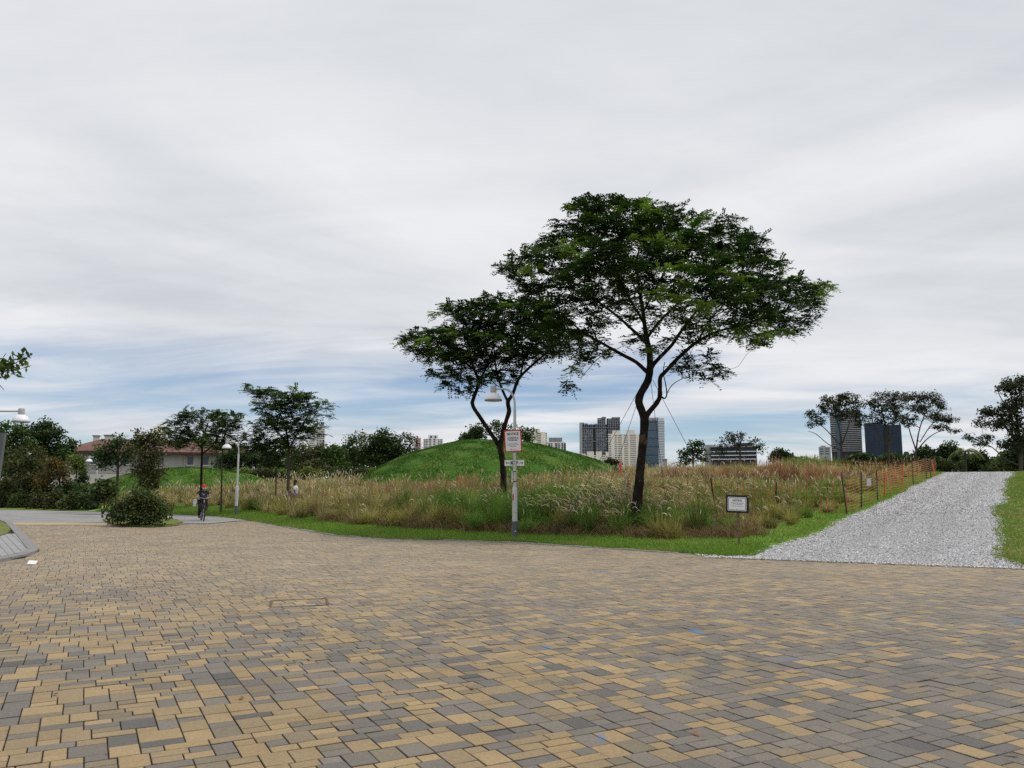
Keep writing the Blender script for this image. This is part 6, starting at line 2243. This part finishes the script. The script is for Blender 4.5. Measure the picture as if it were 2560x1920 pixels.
# brown roofed building on the left
YH = 112.0
m_roof = mat('brown_roof', (.17, .085, .07), .85, var=.18, vscale=.8, second=(.13, .07, .06), sscale=.3)
m_wallw = mat('white_wall', (.45, .445, .42), .85, var=.08, vscale=.6)
B = Bld('brown_roof_house', 'long white building with brown hipped roof behind the left grove', 150, 640, 1200, YH, 14)
hx0, hx1 = B.x(160), B.x(655)
ze, zr = B.z(1131), B.z(1094)
B.block('wall', m_wallw, 172, 645, 1131, 1225, 0)
ex0, ex1 = hx0 - .6, hx1 + .6
rv = [(ex0, -1.3, ze), (ex1, -1.3, ze), (ex1, 15.3, ze), (ex0, 15.3, ze), (ex0 + 5.5, 7, zr), (ex1 - 5.5, 7, zr)]
rf = MB().add(rv, [(0, 1, 5, 4), (1, 2, 5), (2, 3, 4, 5), (3, 0, 4), (0, 3, 2, 1)]).build('roof', m_roof, B.e)
MB().box(((ex0 + ex1) / 2, -1.36, ze - .10), (ex1 - ex0 + .1, .1, .28)).build('eave_board', mat('eave_brown', (.07, .03, .028), .8), rf)
for u0, u1, v0 in ((226, 240, 1088), (254, 276, 1086), (338, 352, 1088)):
    zt_ = B.z(v0)
    x0, x1 = B.x(u0), B.x(u1)
    MB().box(((x0 + x1) / 2, 7, (zt_ + zr) / 2 - .2), (x1 - x0, 1.5, zt_ - zr + .5)).build('chimney', m_wallw, rf)
    MB().box(((x0 + x1) / 2, 7, zt_ + .08), (x1 - x0 + .3, 1.7, .10)).build('chimney_cap', m_roof, rf)
MB().box((B.x(196), 1.0, B.z(1114)), (.28, .28, .6)).build('vent_pipe', m_wht, rf)
for k_, u in enumerate((200, 232, 270, 310, 350, 395, 470, 510, 545, 585, 620)):
    w_ = B.block('window', m_win, u, u + 14, 1140, 1162, .06, .5)
    xx, zz = B.x(u + 7), B.z(1162.5)
    MB().box((xx, -.12, zz), (1.0, .25, .1)).build('sill', m_wht, B.e)
    B.block('pilaster', m_wallw, u - 9, u - 6, 1131.5, 1225, .25, 1)
gw = Bld('garden_wall', 'low white garden wall glimpsed through the left grove', 120, 335, 1200, 96, .3)
gw.e['category'] = 'wall'
gw.block('wall', m_wallw, 122, 335, 1181, 1225)
gw.block('coping', m_wallw, 121, 336, 1179.5, 1181, .08, .46)
# ================================================================== PEOPLE AND BICYCLE
m_skin = mat('skin', (.30, .17, .11), .6, var=.06, vscale=20)
m_skind = mat('skin_dark', (.14, .075, .05), .6, var=.06, vscale=20)
m_hair = mat('hair_black', (.012, .010, .009), .7)
m_tee = mat('tee_charcoal', (.035, .036, .042), .9, var=.2, vscale=25)
m_teeb = mat('tee_navy', (.018, .025, .10), .9, var=.2, vscale=25)
m_print = mat('tee_print_grey', (.32, .33, .36), .8)
m_jean = mat('jeans_black', (.016, .016, .018), .9, var=.25, vscale=25)
m_cap_r = mat('cap_red', (.50, .02, .025), .7, var=.1, vscale=30)
m_mask = mat('face_mask', (.72, .72, .72), .8)
m_shoe = mat('shoe_brown', (.05, .035, .03), .7)
m_bag = mat('bag_white', (.62, .62, .66), .6, var=.1, vscale=20)
m_pack = mat('backpack_black', (.012, .012, .013), .8)


def skin(name, J, edges, m, parent, root=0, sub=2):
    """one continuous surface grown over a skeleton: J = [(x, y, z, radius x, radius y)]"""
    me = bpy.data.meshes.new(name)
    me.from_pydata([j[:3] for j in J], edges, [])
    o = link(name, me, m, parent)
    mod = o.modifiers.new('skin', 'SKIN')
    mod.use_smooth_shade = True
    for i, j in enumerate(J):
        sv = me.skin_vertices[0].data[i]
        sv.radius = (j[3], j[4] if len(j) > 4 else j[3])
        sv.use_root = (i == root)
    ss = o.modifiers.new('sub', 'SUBSURF')
    ss.levels = ss.render_levels = sub
    # bake the surface so that the object is plain mesh
    dg = bpy.context.evaluated_depsgraph_get()
    ev = o.evaluated_get(dg)
    nm = bpy.data.meshes.new_from_object(ev, depsgraph=dg)
    o.modifiers.clear()
    o.data = nm
    if not nm.materials:
        nm.materials.append(m)
    nm.polygons.foreach_set('use_smooth', [True] * len(nm.polygons))
    return o


def chain(a):
    return [(i, i + 1) for i in range(len(a) - 1)]


def ellipsoid(mb, c, r, n=14, m_=9, zmin=-1.0):
    vs, fs = [], []
    for i in range(m_ + 1):
        t = max(zmin, -1 + 2 * i / m_)
        t = math.sin(max(-PI / 2, min(PI / 2, t * PI / 2)))
        q = math.sqrt(max(0, 1 - t * t))
        for k_ in range(n):
            a = 2 * PI * k_ / n
            vs.append((c[0] + r[0] * q * math.cos(a), c[1] + r[1] * q * math.sin(a), c[2] + r[2] * t))
    for i in range(m_):
        for k_ in range(n):
            fs.append((i * n + k_, i * n + (k_ + 1) % n, (i + 1) * n + (k_ + 1) % n, (i + 1) * n + k_))
    return mb.add(vs, fs)


# ---- bicycle: local +Y is the riding direction
fw = ground(509, 1303)
rw = np.array((fw[0] - .46, fw[1] + .90, 0))
hd = math.atan2(fw[1] - rw[1], fw[0] - rw[0]) - PI / 2
mid = (fw + rw) / 2
m_tyre = mat('tyre_black', (.012, .012, .012), .9)
m_rimm = mat('rim_silver', (.45, .45, .46), .35, metal=.8)
m_frame = mat('bike_frame', (.03, .03, .035), .4, spec=.5)
m_refl = mat('reflector_orange', (.75, .25, .06), .4)
bike = tag(empty('bicycle', (mid[0], mid[1], 0), hd), 'dark city bicycle ridden by the person in the red cap', 'bicycle')
WB, WR = .50, .315
for y in (WB, -WB):
    wheel = MB().torus((0, y, WR), WR - .024, .024, (1, 0, 0), 36, 8).build('wheel', m_tyre, bike, True)
    MB().torus((0, y, WR), WR - .052, .011, (1, 0, 0), 36, 6).build('rim', m_rimm, wheel, True)
    sp_ = MB()
    for k_ in range(16):
        a = 2 * PI * k_ / 16
        sp_.tube([((-1) ** k_ * .02, y, WR), (0, y + math.cos(a) * (WR - .055), WR + math.sin(a) * (WR - .055))], .0015, 3)
    sp_.tube([(-.04, y, WR), (.04, y, WR)], .022, 8)
    s_ = sp_.build('spokes', m_rimm, wheel)
    s_['kind'] = 'stuff'
fr_ = MB()
for a, b, r in (((0, -.06, .29), (0, -.14, .80), .016), ((0, -.06, .29), (0, .36, .80), .019), ((0, -.12, .70), (0, .36, .86), .015), ((.05, -WB, WR), (.0, -.06, .29), .009), ((-.05, -WB, WR), (0, -.06, .29), .009),
                ((.05, -WB, WR), (0, -.12, .70), .009), ((-.05, -WB, WR), (0, -.12, .70), .009), ((0, .345, .78), (0, .325, .99), .017)):
    fr_.tube([a, b], r, 8)
fr_.build('frame', m_frame, bike, True)
fk = MB()
for s in (-1, 1):
    fk.tube([(s * .045, .36, .76), (s * .05, .42, .58), (s * .055, WB, WR)], .012, 7)
fk.box((0, .365, .76), (.11, .04, .03))
fk.build('fork', m_frame, bike)
hb = [(-.29, .24, 1.02), (-.16, .31, 1.03), (0, .34, .99), (.16, .31, 1.03), (.29, .24, 1.02)]
MB().tube(smooth_curve(hb, 4), .012, 8).build('handlebar', m_rimm, bike, True)
for s in (-1, 1):
    MB().tube([(s * .22, .275, 1.026), (s * .31, .225, 1.02)], .018, 8).build('grip', m_frame, bike)
    MB().tube([(s * .22, .31, 1.01), (s * .27, .33, 1.0)], .006, 5).build('brake_lever', m_rimm, bike)
MB().box((0, .405, .90), (.055, .025, .055)).build('reflector', m_refl, bike)
MB().box((0, .40, .845), (.03, .02, .03)).build('front_lamp', m_white, bike)
ellipsoid(MB(), (0, -.17, .82), (.075, .13, .035)).build('saddle', m_frame, bike, True)
MB().torus((.035, -.06, .29), .085, .006, (1, 0, 0), 24, 5).build('chainring', m_rimm, bike)
for s, ang in ((1, -1.9), (-1, 1.25)):
    a = (s * .06, -.06, .29)
    b = (s * .07, -.06 + .165 * math.cos(ang), .29 + .165 * math.sin(ang))
    MB().tube([a, b], .011, 6).build('crank', m_rimm, bike)
    MB().box((s * .12, b[1], b[2]), (.10, .07, .022)).build('pedal', m_frame, bike)
MB().torus((0, -WB, WR), WR + .03, .018, (1, 0, 0), 30, 6).build('rear_mudguard', m_frame, bike)

# ---- cyclist
rid = tag(empty('person', (mid[0], mid[1], 0), hd), 'person in red cap and white face mask riding a bicycle towards the viewer', 'person')
rid.scale = (1.10, 1, 1)
ft = {1: (.125, -.06 + .165 * math.cos(-1.9), .29 + .165 * math.sin(-1.9) + .05), -1: (-.125, -.06 + .165 * math.cos(1.25), .29 + .165 * math.sin(1.25) + .05)}
J = [(0, -.16, .90, .135, .11), (0, -.12, 1.02, .125, .095), (0, -.07, 1.16, .140, .10), (0, -.03, 1.27, .150, .10), (0, -.015, 1.325, .075, .065), (0, .0, 1.375, .052, .052), (0, .015, 1.43, .070, .078), (0, .02, 1.50, .082, .098), (0, .015, 1.565, .070, .085)]
E = chain(J)
for s in (-1, 1):
    n0 = len(J)
    J += [(s * .165, -.02, 1.285, .058), (s * .225, .03, 1.16, .047), (s * .245, .10, 1.055, .040), (s * .255, .18, 1.035, .036), (s * .262, .235, 1.038, .028), (s * .265, .262, 1.034, .030, .02)]
    E += [(3, n0)] + [(n0 + i, n0 + i + 1) for i in range(5)]
    n0 = len(J)
    f = ft[s]
    kn = (s * .13, .16 if s < 0 else .13, .64 if s < 0 else .50)
    J += [(s * .085, -.13, .86, .085), (s * .11, (kn[1] - .13) / 2, (kn[2] + .86) / 2, .072), (kn[0], kn[1], kn[2], .056), ((kn[0] + f[0]) / 2, (kn[1] + f[1]) / 2 - .02, (kn[2] + f[2]) / 2, .05), (f[0], f[1] - .05, f[2] + .03, .036), (f[0], f[1] + .07, f[2] - .0, .036, .024)]
    E += [(0, n0)] + [(n0 + i, n0 + i + 1) for i in range(5)]
skin('body', J, E, m_skin, rid)
# clothing
T = [(0, -.155, .88, .150, .125), (0, -.12, 1.02, .142, .110), (0, -.07, 1.16, .156, .115), (0, -.03, 1.27, .165, .112), (0, -.015, 1.325, .085, .075)]
E = chain(T)
for s in (-1, 1):
    n0 = len(T)
    T += [(s * .165, -.02, 1.285, .072), (s * .208, .01, 1.20, .066), (s * .222, .03, 1.165, .064)]
    E += [(3, n0), (n0, n0 + 1), (n0 + 1, n0 + 2)]
shirt = skin('shirt', T, E, m_tee, rid)
ellipsoid(MB(), (0, -.055, 1.05), (.148, .125, .14)).build('shirt_panel', m_teeb, shirt, True)
MB().add([(-.10, .094, 1.24), (0, .10, 1.165), (.10, .094, 1.25), (.07, .098, 1.20), (.02, .102, 1.13), (-.04, .10, 1.18)], [(0, 1, 5), (1, 2, 3), (1, 3, 4), (1, 4, 5)]).build('shirt_print', m_print, shirt)
T = [(0, -.16, .895, .148, .125)]
E = []
for s in (-1, 1):
    n0 = len(T)
    f = ft[s]
    kn = (s * .13, .16 if s < 0 else .13, .64 if s < 0 else .50)
    T += [(s * .085, -.13, .85, .100), (s * .11, (kn[1] - .13) / 2, (kn[2] + .86) / 2, .086), (kn[0], kn[1], kn[2], .070), ((kn[0] + f[0]) / 2, (kn[1] + f[1]) / 2 - .02, (kn[2] + f[2]) / 2, .064), (f[0], f[1] - .05, f[2] + .06, .056)]
    E += [(0, n0)] + [(n0 + i, n0 + i + 1) for i in range(4)]
skin('trousers', T, E, m_jean, rid)
for s in (-1, 1):
    f = ft[s]
    skin('shoe', [(f[0], f[1] - .07, f[2] - .005, .042, .038), (f[0], f[1] + .03, f[2] - .01, .045, .034), (f[0], f[1] + .12, f[2] - .018, .040, .026)], [(0, 1), (1, 2)], m_shoe, rid)
capm = MB()
ellipsoid(capm, (0, .015, 1.525), (.100, .115, .105), 18, 10, -.05)
capo = capm.build('cap', m_cap_r, rid, True)
MB().add([(-.085, .10, 1.535), (-.06, .17, 1.52), (0, .195, 1.515), (.06, .17, 1.52), (.085, .10, 1.535), (0, .12, 1.55)], [(0, 1, 5), (1, 2, 5), (2, 3, 5), (3, 4, 5)]).build('peak', m_cap_r, capo)
mk = MB()
ellipsoid(mk, (0, .062, 1.452), (.070, .062, .050), 14, 8)
mk.build('face_mask', m_mask, rid, True)
for s in (-1, 1):
    ellipsoid(MB(), (s * .032, .108, 1.515), (.014, .008, .008), 8, 5).build('eye', m_hair, rid, True)
    ellipsoid(MB(), (s * .088, .015, 1.49), (.012, .022, .032), 8, 6).build('ear', m_skin, rid, True)
    for q in range(4):
        MB().tube([(s * (.245 + .018 * q), .262, 1.045), (s * (.245 + .018 * q), .285, 1.030), (s * (.246 + .018 * q), .268, 1.006)], [.0085, .0085, .007], 6).build('finger', m_skin, rid, True)
    MB().tube([(s * .235, .235, 1.035), (s * .222, .255, 1.015), (s * .228, .272, 1.005)], [.010, .009, .007], 6).build('thumb', m_skin, rid, True)
    MB().tube([(s * .10, .075, 1.30), (s * .105, .02, 1.38), (s * .10, -.09, 1.34)], .018, 6).build('backpack_strap', m_pack, rid)
ellipsoid(MB(), (0, -.22, 1.16), (.15, .10, .22), 14, 10).build('backpack', m_pack, rid, True)
# white bag hanging by the rear wheel
bagl = tag(empty('carrier_bag', (mid[0], mid[1], 0), hd), 'white carrier bag hanging at the side of the bicycle', 'bag')
bgm = MB()
for z, w, d in ((.62, .05, .07), (.66, .075, .11), (.80, .085, .13), (.93, .08, .12), (.97, .045, .06)):
    n0 = len(bgm.v)
    for k_ in range(12):
        a = 2 * PI * k_ / 12
        rr_ = 1 + .10 * math.sin(k_ * 2.7 + z * 20)
        bgm.v.append((.33 + w * math.cos(a) * rr_, -.16 + d * math.sin(a) * rr_, z))
    if n0:
        bgm.f += [(n0 - 12 + k_, n0 - 12 + (k_ + 1) % 12, n0 + (k_ + 1) % 12, n0 + k_) for k_ in range(12)]
bgm.f += [tuple(range(12))[::-1]]
bgm.build('bag_body', m_bag, bagl)
MB().tube([(.33, -.20, .95), (.30, -.10, 1.02), (.28, .10, 1.05), (.27, .22, 1.03)], .006, 5).build('handle', m_bag, bagl)

# ---- seated person in the grass
YT = 44.0
sp_ = at(738, 1230, YT)
gz = float(H(sp_[0], YT))
topz = at(737, 1199, YT)[2]
hz = topz - .90          # seat height in the world
man = tag(empty('person', (sp_[0], YT, hz)), 'bearded person in white shirt sitting among the tall grass', 'person')
# local: -X is where the legs point, -Y is towards the viewer
J = [(.02, 0, .10, .14, .12), (.03, 0, .24, .13, .11), (.03, 0, .38, .15, .115), (.02, 0, .50, .155, .11), (.0, 0, .565, .07, .065), (-.01, -.005, .62, .055, .055), (-.02, -.01, .69, .075, .082), (-.02, -.01, .77, .085, .098), (-.02, -.01, .85, .07, .08)]
E = chain(J)
for s in (-1, 1):
    n0 = len(J)
    J += [(.02, s * .18, .50, .06), (.03, s * .23, .36, .05), (-.02, s * .235, .26, .043), (-.13, s * .17 - .02, .225, .038), (-.21, s * .10 - .03, .215, .03), (-.26, s * .06 - .03, .205, .032, .02)]
    E += [(3, n0)] + [(n0 + i, n0 + i + 1) for i in range(5)]
    n0 = len(J)
    J += [(-.04, s * .09, .09, .09), (-.25, s * .12, .10, .078), (-.44, s * .13, .10, .06), (-.52, s * .13, -.10, .05), (-.55, s * .13, -.30, .038), (-.64, s * .13, -.34, .034, .022)]
    E += [(0, n0)] + [(n0 + i, n0 + i + 1) for i in range(5)]
skin('body', J, E, m_skind, man)
m_shirtw = mat('shirt_white', (.60, .60, .66), .85, var=.1, vscale=18)
T = [(.02, 0, .08, .155, .135), (.03, 0, .24, .148, .125), (.03, 0, .38, .165, .13), (.02, 0, .50, .17, .12), (.0, 0, .56, .085, .075)]
E = chain(T)
for s in (-1, 1):
    n0 = len(T)
    T += [(.02, s * .18, .50, .078), (.028, s * .222, .39, .07), (.02, s * .236, .31, .066)]
    E += [(3, n0), (n0, n0 + 1), (n0 + 1, n0 + 2)]
skin('shirt', T, E, m_shirtw, man)
m_purp = mat('purple_cloth', (.20, .05, .30), .85, second=(.42, .28, .50), sscale=14, smin=.5, smax=.55)
T = [(.02, 0, .10, .15, .13)]
E = []
for s in (-1, 1):
    n0 = len(T)
    T += [(-.04, s * .09, .09, .105), (-.25, s * .12, .10, .095), (-.44, s * .13, .10, .082), (-.52, s * .13, -.10, .07), (-.55, s * .13, -.26, .06)]
    E += [(0, n0)] + [(n0 + i, n0 + i + 1) for i in range(4)]
skin('trousers', T, E, m_purp, man)
ellipsoid(MB(), (.0, 0, .80), (.098, .102, .10), 16, 9, -.2).build('hair', m_hair, man, True)
ellipsoid(MB(), (-.055, -.02, .665), (.058, .072, .062), 12, 8).build('beard', m_hair, man, True)
MB().tube([(-.10, -.03, .775), (-.122, -.035, .735), (-.10, -.03, .725)], [.010, .014, .008], 6).build('nose', m_skind, man, True)
for s in (-1, 1):
    ellipsoid(MB(), (-.098, s * .032 - .02, .775), (.008, .013, .007), 8, 5).build('eye', m_hair, man, True)
    for q in range(4):
        MB().tube([(-.265, s * .06 - .05 + .016 * q, .205), (-.30, s * .05 - .05 + .016 * q, .195), (-.325, s * .04 - .05 + .016 * q, .178)], [.009, .009, .007], 6).build('finger', m_skind, man, True)
    MB().tube([(-.23, s * .085 - .03, .225), (-.265, s * .035 - .03, .222), (-.285, s * .03 - .03, .21)], [.010, .009, .007], 6).build('thumb', m_skind, man, True)
    skin('shoe', [(-.56, s * .13, -.34, .045, .04), (-.66, s * .13, -.36, .045, .035), (-.74, s * .13, -.37, .038, .028)], [(0, 1), (1, 2)], m_shoe, man)
stool = tag(empty('stool', (sp_[0], YT, gz)), 'low wooden stool hidden in the grass under the seated person', 'stool')
sh_ = hz - gz
MB().box((0, 0, sh_ - .03), (.40, .42, .05)).build('seat', m_wood, stool)
for x in (-.16, .16):
    for y in (-.17, .17):
        MB().tube([(x, y, -.05), (x * .9, y * .9, sh_ - .05)], .022, 6).build('leg', m_wood, stool)
